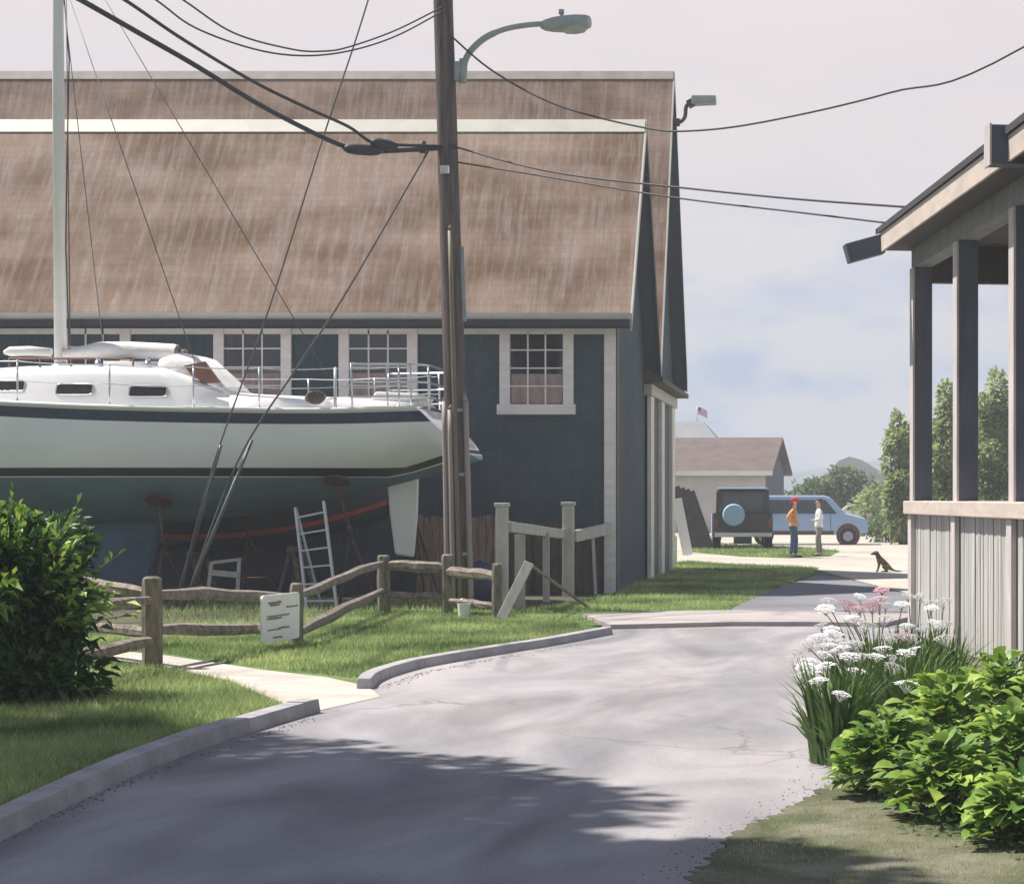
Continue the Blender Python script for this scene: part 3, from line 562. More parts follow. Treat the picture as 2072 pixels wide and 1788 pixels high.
# cabin trunk (loft of rounded sections), cockpit coaming
def trunk(name, st, m):
    """st: list of (x, half width at foot, half width at top, z foot, z top)"""
    s = MB(); vv = []
    n = 0
    for (x, w0, w1, z0, z1) in st:
        ring = [(-w0, z0), (-w0*.99, z0+(z1-z0)*.3), (-w1*1.02, z0+(z1-z0)*.78), (-w1*.97, z0+(z1-z0)*.92), (-w1*.86, z1-0.01), (-w1*.5, z1+0.045), (0, z1+0.06), (w1*.5, z1+0.045), (w1*.86, z1-0.01), (w1*.97, z0+(z1-z0)*.92), (w1*1.02, z0+(z1-z0)*.78), (w0*.99, z0+(z1-z0)*.3), (w0, z0)]
        n = len(ring); vv += [(x, BY+p[0], p[1]) for p in ring]
    s.add(vv, [(i*n+k, (i+1)*n+k, (i+1)*n+k+1, i*n+k+1) for i in range(len(st)-1) for k in range(n-1)], 0, True)
    s.f.append(list(range(n))); s.m.append(0); s.smooth.append(False); s.f.append([(len(st)-1)*n+k for k in range(n)][::-1]); s.m.append(0); s.smooth.append(False)
    return s.build(name, m, boat)
cab = trunk('cabin', [(-15.9, .30, .22, 3.36, 3.45), (-15.3, .62, .50, 3.34, 3.60), (-14.4, .95, .78, 3.27, 3.76), (-13.2, 1.16, .98, 3.18, 3.83), (-12, 1.24, 1.08, 3.13, 3.85), (-10.9, 1.24, 1.10, 3.10, 3.82), (-10.45, 1.22, 1.04, 3.10, 3.70), (-9.75, 1.20, 1.10, 3.10, 3.40)], M_white)
trunk('cockpit_coaming', [(-9.95, 1.20, 1.12, 3.08, 3.40), (-9.2, 1.18, 1.10, 3.08, 3.36), (-8.2, 1.10, 1.02, 3.08, 3.32), (-7.3, 1.00, .92, 3.10, 3.30), (-6.85, .95, .86, 3.12, 3.28)], M_white)
# portlights: dark panes set 1 cm proud of the cabin side, each with a surround
def side_y(x, z):  # near side of the trunk at height z
    w0 = np.interp(x, [-15.3, -14.4, -13.2, -12, -10.9, -10.45], [.62, .95, 1.16, 1.24, 1.24, 1.22]); w1 = np.interp(x, [-15.3, -14.4, -13.2, -12, -10.9, -10.45], [.50, .78, .98, 1.08, 1.10, 1.04])
    t = (z-3.13)/0.70; return float(BY-np.interp(t, [0, .3, .78], [w0, w0*.99, w1*1.02]))
for k, (xa, xb, ya, yb) in enumerate(((-28, 45, 769, 791), (112, 188, 776, 799), (262, 338, 780, 803), (-170, -100, 765, 787))):
    Yc = 33.05; A = P(xa, ya, Yc); B = P(xb, yb, Yc)
    for nm, g, m, pr in (('portlight', 0.0, M_portlight, 0.020),):
        n = 8; vv = []; hz = (A.z-B.z)/2; zc = (A.z+B.z)/2; xc = (A.x+B.x)/2; hx = (B.x-A.x)/2
        ring = []
        for q in range(24):
            a = 2*math.pi*q/24; ca, sa = math.cos(a), math.sin(a); e = 0.28
            ring.append((xc+hx*math.copysign(abs(ca)**e, ca), zc+hz*math.copysign(abs(sa)**e, sa)))
        s = MB(); fr = [(x, side_y(x, z)-pr, z) for x, z in ring]; bk = [(x, side_y(x, z)+0.02, z) for x, z in ring]
        s.add(fr+bk, [tuple(range(24))]+[(i, (i+1) % 24, 24+(i+1) % 24, 24+i) for i in range(24)]); pl = s.build('portlight', M_portlight, boat)
        s = MB(); s.tube([Vector(p) for p in fr]+[Vector(fr[0])], 0.012, 6, cap=False); s.build('portlight_frame', M_steel, pl)
# grab rail and hatch on the cabin top
s = MB(); pts = [(-13.4+i*0.25, BY-0.78, 3.98) for i in range(9)]; s.tube(pts, 0.018, 8)
for i in (0, 2, 4, 6, 8): s.tube([pts[i], (pts[i][0], pts[i][1], 3.84)], 0.018, 6)
s.build('grab_rail', M_teak, boat)
s = MB(); s.box((-12.1, BY-0.45, 3.86), (-10.9, BY+0.45, 3.96)); s.build('sliding_hatch', M_white, boat, bevel=0.03)
for x in (-11.95, -11.15):
    s = MB(); s.tube([(x, BY-0.82, 3.83), (x, BY-0.82, 3.93)], [0.07, 0.05], 12); s.tube([(x, BY-0.82, 3.93), (x, BY-0.82, 3.99)], [0.03, 0.045], 12); s.build('winch', M_steel, boat)
# spray hood with a brown end panel at the aft end of the cabin
s = MB(); n = 10; vv = []
hood = [(-11.0, .80, 3.78, 4.02), (-10.75, .88, 3.72, 4.10), (-10.45, .90, 3.55, 4.05), (-10.1, .90, 3.35, 3.72), (-9.85, .9, 3.22, 3.45)]
for (x, w, z0, z1) in hood:
    for k in range(n+1):
        a = math.pi*k/n; vv.append((x, BY-w*math.copysign(abs(math.cos(a))**.5, math.cos(a)), z0+(z1-z0)*abs(math.sin(a))**.55))
s.add(vv, [(i*(n+1)+k, (i+1)*(n+1)+k, (i+1)*(n+1)+k+1, i*(n+1)+k+1) for i in range(len(hood)-1) for k in range(n)], 0, True); hd = s.build('spray_hood', M_canvas, boat)
s = MB(); yy = BY-0.985
poly = [P(a, b, 33.0) for a, b in ((362, 738), (404, 729), (436, 772), (402, 774), (378, 757))]
s.add([(p.x, yy-0.02, p.z) for p in poly]+[(p.x, yy+0.06, p.z) for p in poly], [tuple(range(5)), tuple(range(9, 4, -1))]+[(i, (i+1) % 5, 5+(i+1) % 5, 5+i) for i in range(5)]); s.build('window_flap', M_teak, hd)
# mast, boom with furled sail, spreaders, rigging
MX = (120-CX)*BY/FP
s = MB(); s.tube([(MX+0.02, BY, 3.86), (MX-0.02, BY, 9.0), (MX-0.06, BY, 14.9)], [0.105, 0.098, 0.07], 16, squash=0.7); mast = s.build('mast', M_alu, boat)
s = MB(); s.tube([(MX+0.02, BY, 3.86), (MX+0.02, BY, 3.93)], [0.17, 0.14], 16); s.build('mast_collar', M_steel, mast)
for sd in (-1, 1):
    s = MB(); s.tube([(MX-0.04, BY, 11.2), (MX-0.02, BY+sd*0.95, 11.3)], 0.03, 8, squash=.6); s.build('spreader', M_alu, mast)
bz = P(0, 713, BY).z
s = MB(); pts = [(MX+0.08, BY-0.05, bz-0.03), (MX+0.4, BY-0.05, bz), (MX+0.9, BY-0.05, bz+0.04), (MX+1.5, BY-0.05, bz+0.02), (MX+1.85, BY-0.05, bz-0.0), (MX+1.95, BY-0.05, bz-0.01)]
s.tube(spline(pts, 5), [0.06+0.085*min(1, (i/8)) for i in range(26)], 16, jitter=0.03, squash=0.9); s.build('sail_cover', M_canvas, boat)
s = MB(); s.disc((MX+1.97, BY-0.05, bz-0.01), (1, 0, 0), 0.115, 0.06, 16); s.disc((MX+2.05, BY-0.05, bz-0.01), (1, 0, 0), 0.06, 0.14, 12); s.build('boom_end', M_oldwood, boat)
s = MB(); s.tube([P(8, 713, BY-0.3), P(20, 711, BY-0.3), P(60, 710, BY-0.3), P(104, 713, BY-0.3)], [0.03, 0.075, 0.08, 0.07], 14, jitter=0.03); s.build('rolled_awning', M_canvas, boat)
def rig(nm, a, b, r=0.006, m=M_wire2): s = MB(); s.tube([a, b], r, 6); return s.build(nm, m, boat)
top = Vector((MX-0.06, BY, 14.85))
def on_line(a, b, t): return Vector(a)+(Vector(b)-Vector(a))*t
rig('backstay', P(118, -160, BY)+Vector((0, 0, 0)), P(662, 758, BY-1.1), 0.009)
rig('shroud', P(121, -60, BY), P(395, 735, BY-1.2), 0.009)
rig('shroud', P(132, -200, BY), P(142, 700, BY-1.25), 0.010)
rig('shroud', (MX-0.05, BY, 11.0), (MX+0.3, BY+1.55, 3.25), 0.008)
rig('forestay', top, (-17.7, BY, 3.65), 0.009)
s = MB(); s.tube([P(130, 0, BY-.1), P(140, 120, BY-.1), P(136, 300, BY-.1), P(133, 500, BY-.1), P(140, 700, BY-.15)], 0.012, 6); s.build('halyard', M_wire, boat)
# stanchions, lifelines, stern rail
st_px = [(228, 728), (525, 711), (568, 716), (675, 735), (790, 738)]
def deck_edge(x, inset=0.08, side=-1): return Vector((x, BY+side*(smooth_interp(SX, SB, x)-inset), smooth_interp(SX, SZ, x)))
def px_to_x(px): return (px-CX)*32.75/FP
tops = []
for px in (-120, 40, 228, 395, 525, 675, 800):
    base = deck_edge(px_to_x(px)); tp = base+Vector((0, 0, 0.66)); tops.append(tp)
    s = MB(); s.tube([base, tp], 0.016 if px != 675 else 0.026, 8); s.disc(base+Vector((0, 0, .02)), (0, 0, 1), 0.04, 0.04, 10); s.ball(tp, 0.022, 8); s.build('stanchion', M_steel if px != 675 else M_alu, boat)
ftops = []
for px in (-120, 228, 525, 675, 800):
    base = deck_edge(px_to_x(px), 0.08, 1); tp = base+Vector((0, 0, 0.66)); ftops.append(tp)
    s = MB(); s.tube([base, tp], 0.016, 8); s.build('stanchion', M_steel, boat)
def sag(pts, d, n=6):
    out = []
    for a, b in zip(pts[:-1], pts[1:]):
        for k in range(n): t = k/n; out.append(a+(b-a)*t+Vector((0, 0, -d*4*t*(1-t))))
    return out+[pts[-1]]
xe = -6.85
for dz in (0.0, -0.30):
    e1 = Vector((xe, BY-1.2, 3.82+dz)); e2 = Vector((xe, BY+1.2, 3.82+dz))
    s = MB(); s.tube(sag([t+Vector((0, 0, dz)) for t in tops]+[e1], 0.02), 0.008, 6); s.build('lifeline', M_steel, boat)
    s = MB(); s.tube(sag([t+Vector((0, 0, dz)) for t in ftops]+[e2], 0.02), 0.008, 6); s.build('lifeline', M_steel, boat)
s = MB()
for z in (3.86, 3.58, 3.34):
    s.tube(spline([(-7.75, BY-1.36, z), (-7.2, BY-1.30, z), (xe, BY-1.18, z), (-6.62, BY-0.9, z), (-6.6, BY, z), (-6.62, BY+0.9, z), (xe, BY+1.18, z), (-7.75, BY+1.36, z)], 5), 0.017, 8)
for x, y in ((-7.75, -1.36), (-7.2, -1.30), (xe, -1.18), (-6.62, -.9), (-6.62, .9), (xe, 1.18), (-7.75, 1.36)): s.tube([(x+0.02, BY+y, 3.15), (x, BY+y, 3.86)], 0.017, 8)
s.build('stern_rail', M_steel, boat)
s = MB(); hs_ = [Vector((-8.35+0.16*math.cos(a), BY-1.38+0.05*math.sin(3*a), 3.34+0.10*math.sin(a))) for a in np.linspace(0, 6.28, 16)]
for q_ in range(5): s.tube([Vector((-8.35, BY-1.38, 3.36))+(p-Vector((-8.35, BY-1.38, 3.34)))*(.35+.15*q_)+Vector((.015*q_, -.02*q_, -.01*q_)) for p in hs_], 0.018, 6, cap=False)
if True: pass; s.build('rope_coil', M_oldwood, boat)
# folded cushions / gear on the aft deck, stern boarding platform
s = MB(); s.prism([(-7.6, 3.30), (-6.95, 3.28), (-6.8, 3.42), (-7.5, 3.45)], 'y', BY-0.75, BY+0.75); s.build('stern_locker', M_white, boat, bevel=0.03)
# keel and rudder
s = MB()
k0 = [(-14.2, 1.42), (-11.15, 1.40), (-11.45, 0.16), (-13.6, 0.16)]
s.prism(k0, 'y', BY-0.14, BY+0.14); kl = s.build('keel', M_keel, boat, bevel=0.08)
A = P(782, 968, BY); B = P(848, 955, BY); C = P(838, 1128, BY); D = P(800, 1122, BY)
s = MB(); s.prism([(A.x, A.z+0.05), (B.x, B.z+0.1), ((B.x+C.x)/2+0.02, (B.z+C.z)/2), (C.x, C.z), (D.x, D.z), ((A.x+D.x)/2-0.01, (A.z+D.z)/2)], 'y', BY-0.06, BY+0.06); s.build('rudder', M_white, boat, bevel=0.04)

# keel blocks, jack stands, small boat behind, ladder, sawhorse
for i, x in enumerate((-13.3, -11.8)):
    t = thing('keel_block', ('heavy timber block under the front of the keel' if i == 0 else 'heavy timber block under the rear of the keel'), 'block', (x, BY, 0))
    s = MB(); s.box((x-0.25, BY-0.4, 0.01), (x+0.25, BY+0.4, 0.155)); s.build('timber', M_oldwood, t, bevel=0.01)
def jack_stand(base, head, tilt, label):
    """tripod stand with a screw post and a round pad against the hull; head = pad centre"""
    b = Vector((base[0], base[1], 0)); t = thing('jack_stand', label, 'boat stand', b, 'rusty jack stands propping the yacht'); h = Vector(head)
    mid = b+(h-b)*0.55; mid.z = h.z*0.60; ax = (h-mid).normalized()
    s = MB()
    for k in range(3):
        a = 2*math.pi*k/3+tilt; f = b+Vector((math.cos(a)*0.42, math.sin(a)*0.42, 0.02)); s.tube([f, mid+Vector((0, 0, -0.05))], 0.020, 8)
    for k in range(3):
        a0 = 2*math.pi*k/3+tilt; a1 = a0+2*math.pi/3
        q0 = b+Vector((math.cos(a0)*0.42, math.sin(a0)*0.42, 0.02)); q1 = b+Vector((math.cos(a1)*0.42, math.sin(a1)*0.42, 0.02)); s.tube([q0+(mid-q0)*.3, q1+(mid-q1)*.3], 0.012, 6)
    s.build('tripod', M_rust, t)
    s = MB(); s.tube([mid-ax*0.25, h], 0.026, 10); s.tube([mid, mid+ax*0.07], 0.045, 8); s.build('screw_post', M_rust, t)
    s = MB(); up = Vector((0, (BY-h.y)*0.35, 1)).normalized(); s.disc(h, up, 0.22, 0.05, 18, r2=0.2); s.build('pad', M_rust, t)
def under(px, py, yoff):
    """pad point on the hull underside"""
    return P(px, py, BY+yoff)
jack_stand((P(340, 1000, 32.9).x, 32.9), P(322, 1012, 33.05), 0.4, 'rusty jack stand below the keel end, round pad tilted, nearest the bush')
jack_stand((P(742, 1000, 33.0).x, 33.0), P(681, 972, 33.2), 1.2, 'rusty jack stand under the stern, beside the white rudder')
jack_stand((P(505, 1000, 35.3).x, 35.6), Vector((P(487, 1000, 35.1).x, 35.15, 1.92)), 0.2, 'dark jack stand on the far side of the hull, mid way between keel and ladder')
jack_stand((P(850, 1000, 35.4).x, 35.4), Vector((P(835, 1000, 35.1).x, 35.0, 2.36)), 0.9, 'dark jack stand on the far side of the hull behind the white rudder')
# small dark boat behind
sk = thing('small_boat', 'small dark hulled boat with a red stripe behind the yacht', 'boat', (P(520, 1000, 36.7).x, 36.7, 0))
s = MB(); NX2 = 22; cx0, cx1 = P(300, 0, 36.7).x, P(785, 0, 36.7).x; vv = []
def sk_sec(t):
    b = 0.72*(1-max(0, t-0.35)**2.2*2.3)*(0.86+0.14*min(1, t*4)); b = max(b, 0.02); zs = 1.62+0.38*t**2.4; zk = 0.80+1.06*max(0, t-0.25)**2.0
    zr = zk+0.24*(1-t*0.3); return b, zs, min(zk, zs-0.05), zr
for i in range(NX2):
    t = i/(NX2-1); x = cx0+(cx1-cx0)*t; b, zs, zk, zr = sk_sec(t)
    for (hb, z) in ((0, zk), (0.45*b, zk+0.04), (0.80*b, zk+0.16), (0.86*b, zk+0.22), (0.90*b, zk+0.30), (0.97*b, (zk+zs)/2+0.1), (b, zs-0.05), (b, zs)): vv.append((x, 36.7-hb, min(z, zs)))
    for (hb, z) in ((b, zs), (b, zs-0.05), (0.97*b, (zk+zs)/2+0.1), (0.90*b, zk+0.30), (0.86*b, zk+0.22), (0.80*b, zk+0.16), (0.45*b, zk+0.04), (0, zk)): vv.append((x, 36.7+hb, min(z, zs)))
m2 = [0, 0, 0, 1, 0, 0, 0, 0, 0, 0, 0, 1, 0, 0, 0]
for i in range(NX2-1):
    for j in range(15): s.add([], [])
s.v = vv
for i in range(NX2-1):
    for j in range(15): s.f.append([i*16+j, (i+1)*16+j, (i+1)*16+j+1, i*16+j+1]); s.m.append(m2[j]); s.smooth.append(True)
s.f.append(list(range(16))); s.m.append(0); s.smooth.append(False)
s.build('hull', [M_hull2, M_red], sk)
s = MB(); s.tube([(cx0+(cx1-cx0)*i/21, 36.7-sk_sec(i/21)[0], sk_sec(i/21)[1]+.01) for i in range(22)], 0.03, 8); s.tube([(cx0+(cx1-cx0)*i/21, 36.7+sk_sec(i/21)[0], sk_sec(i/21)[1]+.01) for i in range(22)], 0.03, 8); s.build('gunwale', M_rust, sk)
for i, px in enumerate((400, 600)):
    x = P(px, 0, 36.7).x
    t = thing('trestle', 'dark timber trestle under the small boat, '+('behind the keel end' if i == 0 else 'behind the ladder'), 'trestle', (x, 36.7, 0))
    s = MB(); s.box((x-0.05, 36.2, 0.70+0.09*i), (x+0.05, 37.2, 0.795+0.09*i)); s.build('beam', M_oldwood, t)
    for sx in (-1, 1):
        for sy in (-1, 1):
            s = MB(); s.bar((x+sx*0.22, 36.7+sy*0.42, 0), (x+sx*0.02, 36.7+sy*0.38, 0.70+0.09*i), 0.06, 0.06); s.build('leg', M_oldwood, t)
# step ladder
lad = thing('step_ladder', 'aluminium step ladder standing under the yacht stern', 'ladder', (P(640, 0, 32.2).x, 32.2, 0))
Yl = 32.15
a0, a1 = P(598, 1027, Yl+0.35), P(617, 1200, Yl); b0, b1 = P(655, 1014, Yl+0.35), P(677, 1200, Yl)
a1.z = 0.02; b1.z = 0.02; a1.x = P(621, 0, Yl).x; b1.x = P(682, 0, Yl).x
for q0, q1 in ((a0, a1), (b0, b1)): s = MB(); s.bar(q0, q1, 0.035, 0.075, up=(0, 1, 0)); s.build('stile', M_ladder, lad)
for k in range(6):
    t = 0.10+k*0.165; s = MB(); p, q = a0+(a1-a0)*t, b0+(b1-b0)*t; s.bar(p, q, 0.09, 0.025); s.build('rung', M_ladder, lad)
for q0, dx in ((a0, 0.25), (b0, 0.05)): s = MB(); s.bar(q0+Vector((0, 0.03, -0.02)), (q0.x+dx, Yl+0.95, 0.02), 0.03, 0.03); s.build('rear_leg', M_ladder, lad)
# sawhorse
sh = thing('sawhorse', 'small white sawhorse on the ground under the yacht', 'sawhorse', (P(458, 0, 33.6).x, 33.6, 0))
for j, (xa, xb, yt) in enumerate(((432, 424, 1137), (484, 477, 1131))):
    for dy in (0, 0.42):
        t_ = P(xa+4*j, yt, 33.7); s = MB(); s.bar((P(xb-3+8*j, 0, 33.5+dy).x, 33.42+dy, 0.01), (t_.x, 33.6, t_.z), 0.055, 0.04); s.build('leg', M_greywhite, sh)
p0, p1 = P(428, 1158, 33.5), P(482, 1163, 33.5); s = MB(); s.bar(p0, p1, 0.05, 0.09); s.build('brace', M_greywhite, sh)
p0, p1 = P(429, 1138, 33.6), P(488, 1131, 33.6); s = MB(); s.bar(p0, p1, 0.10, 0.05); s.build('beam', M_greywhite, sh)

# ------------------------------------------------------------------ split rail fence
fence = thing('split_rail_fence', 'weathered split rail timber fence zigzagging along the lawn', 'fence', G(308, 1350))
FPN = {}
def post(nm, px, py, h, w, top=None):
    b = G(px, py); FPN[nm] = (b, h, w)
    s = MB(); n = 10; pts = [b+Vector((0, 0, z)) for z in (-.05, 0.05, h*.3, h*.6, h*.9, h-0.02, h)]
    rr = [w*.55, w*.55, w*.53, w*.54, w*.53, w*.50, w*.34]
    s.tube(pts, rr, 9, jitter=0.06); o = s.build('post', M_oldpost, fence)
    for f in o.data.polygons: f.use_smooth = False
    return o
def rail(a, b, za, zb, r=0.055):
    A = Vector(FPN[a][0]) if isinstance(a, str) else G(*a); B = Vector(FPN[b][0]) if isinstance(b, str) else G(*b)
    A = A+Vector((0, 0, za)); B = B+Vector((0, 0, zb)); n = 7
    d = (B-A).normalized(); A = A-d*0.05; B = B+d*0.05
    pts = [A+(B-A)*i/(n-1)+Vector((random.uniform(-.012, .012), random.uniform(-.012, .012), random.uniform(-.014, .014)+0.015*math.sin(math.pi*i/(n-1)))) for i in range(n)]
    s = MB(); s.tube(pts, [r*0.62]+[r*random.uniform(.92, 1.1) for _ in range(n-2)]+[r*0.62], 7, jitter=0.10, squash=1.15); o = s.build('rail', M_oldwood, fence)
    for f in o.data.polygons: f.use_smooth = False
post('near', 308, 1353, 0.94, 0.19); post('sign', 600, 1303, 0.73, 0.15); post('corner', 776, 1241, 0.88, 0.19); post('middle', 905, 1243, 0.90, 0.17); post('end', 1006, 1252, 0.80, 0.15)
post('left_back', 60, 1318, 0.9, 0.17); post('left_front', 20, 1420, 0.9, 0.17)
rail('left_back', 'near', 0.86, 0.76, 0.058); rail('left_back', 'near', 0.34, 0.36, 0.055)
rail('left_front', 'near', 0.70, 0.70, 0.055); rail('left_front', 'near', 0.22, 0.28, 0.055)
rail('near', 'sign', 0.76, 0.54, 0.062); rail('near', 'sign', 0.40, 0.16, 0.062)
rail('sign', 'corner', 0.57, 0.76, 0.056); rail('sign', 'corner', 0.14, 0.34, 0.064)
rail('corner', 'middle', 0.72, 0.68, 0.075); rail('corner', 'middle', 0.27, 0.25, 0.05)
rail('middle', 'end', 0.64, 0.60, 0.075); rail('middle', 'end', 0.20, 0.17, 0.055)
# loose prop plank and its stay
lp = thing('leaning_plank', 'pale plank leaning beside the fence end post with a thin stay bar', 'plank', G(1014, 1256))
s = MB(); A = G(1014, 1256)+Vector((0, 0, .03)); B = P(1071, 1138, 29.6); s.bar(A, B, 0.14, 0.05, up=(0, 1, 0)); s.build('plank', M_greywhite, lp, bevel=0.006)
s = MB(); s.bar(B+Vector((0, 0, -0.02)), G(1192, 1232)+Vector((0, 0, .02)), 0.035, 0.035); s.build('stay_bar', M_oldwood, lp)

# sign board
c = P(550, 1252, 24.95); sg = thing('notice_board', 'white notice board with faded brown writing fixed on the fence rails', 'sign', (c.x, 24.55, 0.0))
nA, nS = G(308, 1353), G(600, 1303); fd = (nS-nA).normalized(); fl_ = (nS-nA).length; fn = Vector((fd.y, -fd.x, 0))
S0, S1 = nA+fd*fl_*.665+fn*.085, nA+fd*fl_*.955+fn*.085; SW = (S1-S0).length
def sp_(u, z, o=0): q = S0+fd*SW*u+fn*o; return Vector((q.x, q.y, z))
z0, z1 = 0.09, 0.63
sg.location = (S0.x, S0.y, 0)
s = MB(); ring = []
for cu, cz, a0 in ((.95, z1-.05, 0), (.05, z1-.05, 90), (.05, z0+.05, 180), (.95, z0+.05, 270)):
    for k in range(5): a = R(a0+22.5*k); ring.append((cu+.05*math.cos(a), cz+.05*math.sin(a)))
n = len(ring); s.add([sp_(u, z) for u, z in ring]+[sp_(u, z, .022) for u, z in ring], [tuple(range(n)), tuple(range(2*n-1, n-1, -1))]+[(i, (i+1) % n, n+(i+1) % n, n+i) for i in range(n)]); board = s.build('board', M_sign, sg)
def scrawl(u0, u1, v, amp, reps):
    s = MB(); n = int(reps*6); pts = [sp_(u0+(u1-u0)*i/n, z0+(z1-z0)*v+amp*math.sin(i*1.9)*random.uniform(.4, 1), .025) for i in range(n+1)]
    for i, (a, b) in enumerate(zip(pts[:-1], pts[1:])):
        d = (b-a).normalized(); q = d.cross(fn)*0.0065; s.add([a-q, b-q, b+q, a+q], [(0, 1, 2, 3)])
    s.build('writing', M_ink, board)
scrawl(.16, .50, .83, .022, 7); scrawl(.2, .46, .78, .014, 5); scrawl(.63, .95, .71, .012, 8); scrawl(.12, .72, .55, .010, 9); scrawl(.12, .52, .50, .018, 8)
scrawl(.14, .48, .26, .008, 6); scrawl(.42, .72, .28, .016, 6); scrawl(.28, .52, .09, .014, 5)


# ------------------------------------------------------------------ utility pole, street lamps, wires
PB = G(934, 1233); PY = PB.y
pole = thing('utility_pole', 'tall dark wooden utility pole with conduits in front of the boat shed', 'utility pole', PB)
def pole_at(py):
    """centre of the leaning pole at a measured height"""
    t = (1233-py)/1233; x = 938-40*t; return P(x, py, PY)
ptop = pole_at(-560)
s = MB(); pts = [PB+(ptop-PB)*i/14 for i in range(15)]; s.tube(pts, [0.185-0.05*i/14 for i in range(15)], 16, jitter=0.02); s.build('pole', M_pole, pole)
for dx, dy, r, zt, m in ((-0.20, -0.06, 0.045, 812, M_conduit), (-0.085, -0.19, 0.04, 830, M_conduit), (0.015, -0.205, 0.035, 470, M_conduit2), (0.17, -0.12, 0.045, 812, M_conduit)):
    a = PB+Vector((dx, dy, 0)); b = pole_at(zt)+Vector((dx*0.9, dy*0.9, 0)); s = MB(); n = 8; s.tube([a+(b-a)*i/n for i in range(n+1)], r, 10)
    s.tube([b, b+Vector((-dx*0.25, -dy*0.25, 0.12))], [r, r*0.5], 10); s.build('conduit', m, pole)
for py in (1120, 960, 830):
    c = pole_at(py); s = MB(); s.tube([c-Vector((0, 0, 0.025)), c+Vector((0, 0, 0.025))], 0.175, 16); s.build('band', M_lampgrey, pole)
s = MB(); c = pole_at(345); s.box((c.x-0.10, c.y-0.24, c.z-0.09), (c.x+0.04, c.y-0.11, c.z+0.05)); s.build('junction_box', M_steel, pole, bevel=0.02)
s = MB(); c = pole_at(302); s.bar(c+Vector((-0.45, -0.12, 0.0)), c+Vector((0.15, -0.12, 0.02)), 0.06, 0.06); s.tube([c+Vector((-0.38, -0.12, -0.08)), c+Vector((-0.38, -0.12, 0.1))], 0.05, 10); s.build('cable_bracket', M_wire, pole)
s = MB(); a, b = pole_at(650)+Vector((0.165, -0.02, 0)), pole_at(500)+Vector((0.16, -0.02, 0)); s.bar(a, b, 0.06, 0.05); s.build('cable_cover', M_lampgrey, pole)
# crossarm and insulators near the top, above the picture
s = MB(); c = pole_at(-430); s.box((c.x-1.1, c.y-0.2, c.z-0.06), (c.x+1.1, c.y-0.1, c.z+0.06)); s.build('crossarm', M_pole, pole)
# lamp on the pole
c = pole_at(140); bx = c+Vector((0.20, -0.02, 0))
lamp = thing('street_lamp', 'street lamp on a long curved arm, fixed to the utility pole', 'street lamp', bx)
s = MB(); a, b = P(938, 120, PY), P(936, 168, PY); s.tube([a, b], 0.065, 12); s.box((a.x-0.16, PY-0.04, b.z+0.04), (a.x-0.02, PY+0.04, a.z-0.04)); s.build('bracket', M_lampgrey, lamp)
s = MB(); s.tube(spline([P(938, 135, PY), P(945, 115, PY), P(960, 95, PY-.05), P(985, 75, PY-.1), P(1020, 60, PY-.2), P(1060, 52, PY-.3), P(1095, 49, PY-.35), P(1115, 50, PY-.4)], 5), [0.05]*18+[0.042]*18, 10); s.build('arm', M_lampgrey, lamp)
hd0, hd1 = P(1095, 52, PY-.4), P(1193, 45, PY-.6)
s = MB(); ax = (hd1-hd0); pts = [hd0+ax*t for t in (0, .08, .25, .45, .7, .92, 1.0)]
s.tube(pts, [0.05, 0.085, 0.115, 0.13, 0.13, 0.115, 0.09], 14, squash=1.0)
hdo = s.build('lamp_head', M_lampgrey, lamp)
for v in hdo.data.vertices: # flatten the casting
    pass
s = MB(); pts = [hd0+ax*t+Vector((0, 0, -0.055)) for t in (.38, .5, .7, .88, .96)]; s.tube(pts, [0.03, 0.10, 0.115, 0.10, 0.05], 12); s.build('lens', M_lens, hdo)
s = MB(); q = hd0+ax*0.42+Vector((0, 0, 0.12)); s.tube([q-Vector((0, 0, .05)), q+Vector((0, 0, 0.03))], 0.018, 8); s.tube([q+Vector((0, 0, 0.03)), q+Vector((0, 0, 0.10))], 0.042, 10); s.build('photocell', M_lampgrey, hdo)
# lamp on the gable of the shed
Yg = 46.4
l2 = thing('wall_lamp', 'small floodlight on a bent bracket at the gable edge of the shed', 'lamp', P(1372, 248, Yg))
s = MB(); s.tube(spline([P(1366, 249, Yg), P(1378, 246, Yg), P(1386, 236, Yg), P(1388, 218, Yg), P(1393, 210, Yg), P(1403, 208, Yg)], 5), 0.045, 8); s.disc(P(1370, 248, Yg), (1, 0, 0), 0.09, 0.12, 12); s.build('arm', M_wire, l2)
s = MB(); a, b = P(1392, 213, Yg), P(1406, 205, Yg); s.bar(a, b, 0.22, 0.16); s.build('joint', M_wire, l2)
s = MB(); a, b = P(1400, 204, Yg), P(1449, 203, Yg); s.bar(a, b, 0.34, 0.20, w2=0.36, d2=0.17); s.build('lamp_head', M_lampgrey, l2, bevel=0.02)
def wire(nm, label, pts, r, m=M_wire, cat='wire', extra=None, n=8, group=None):
    pts = [Vector(q) for q in pts]
    if abs(pts[0].z-14.4) < .7: pts[0] = pts[1]+(pts[1]-pts[2])*1.6+Vector((0, 0, .8))
    sp = spline(pts, n); o0 = Vector(pts[0])
    t = thing(nm, label, cat, o0, group); s = MB(); s.tube(sp, r, 7); s.build('cable', m, t)
    if extra:
        for (a, b, rr) in extra: s = MB(); d = Vector(b)-Vector(a); s.tube([Vector(a)+d*u for u in (0, .12, .3, .7, .88, 1)], [rr*.3, rr*.8, rr, rr, rr*.8, rr*.3], 10, jitter=.05); s.build('splice_sleeve', M_wire, t)
    return t
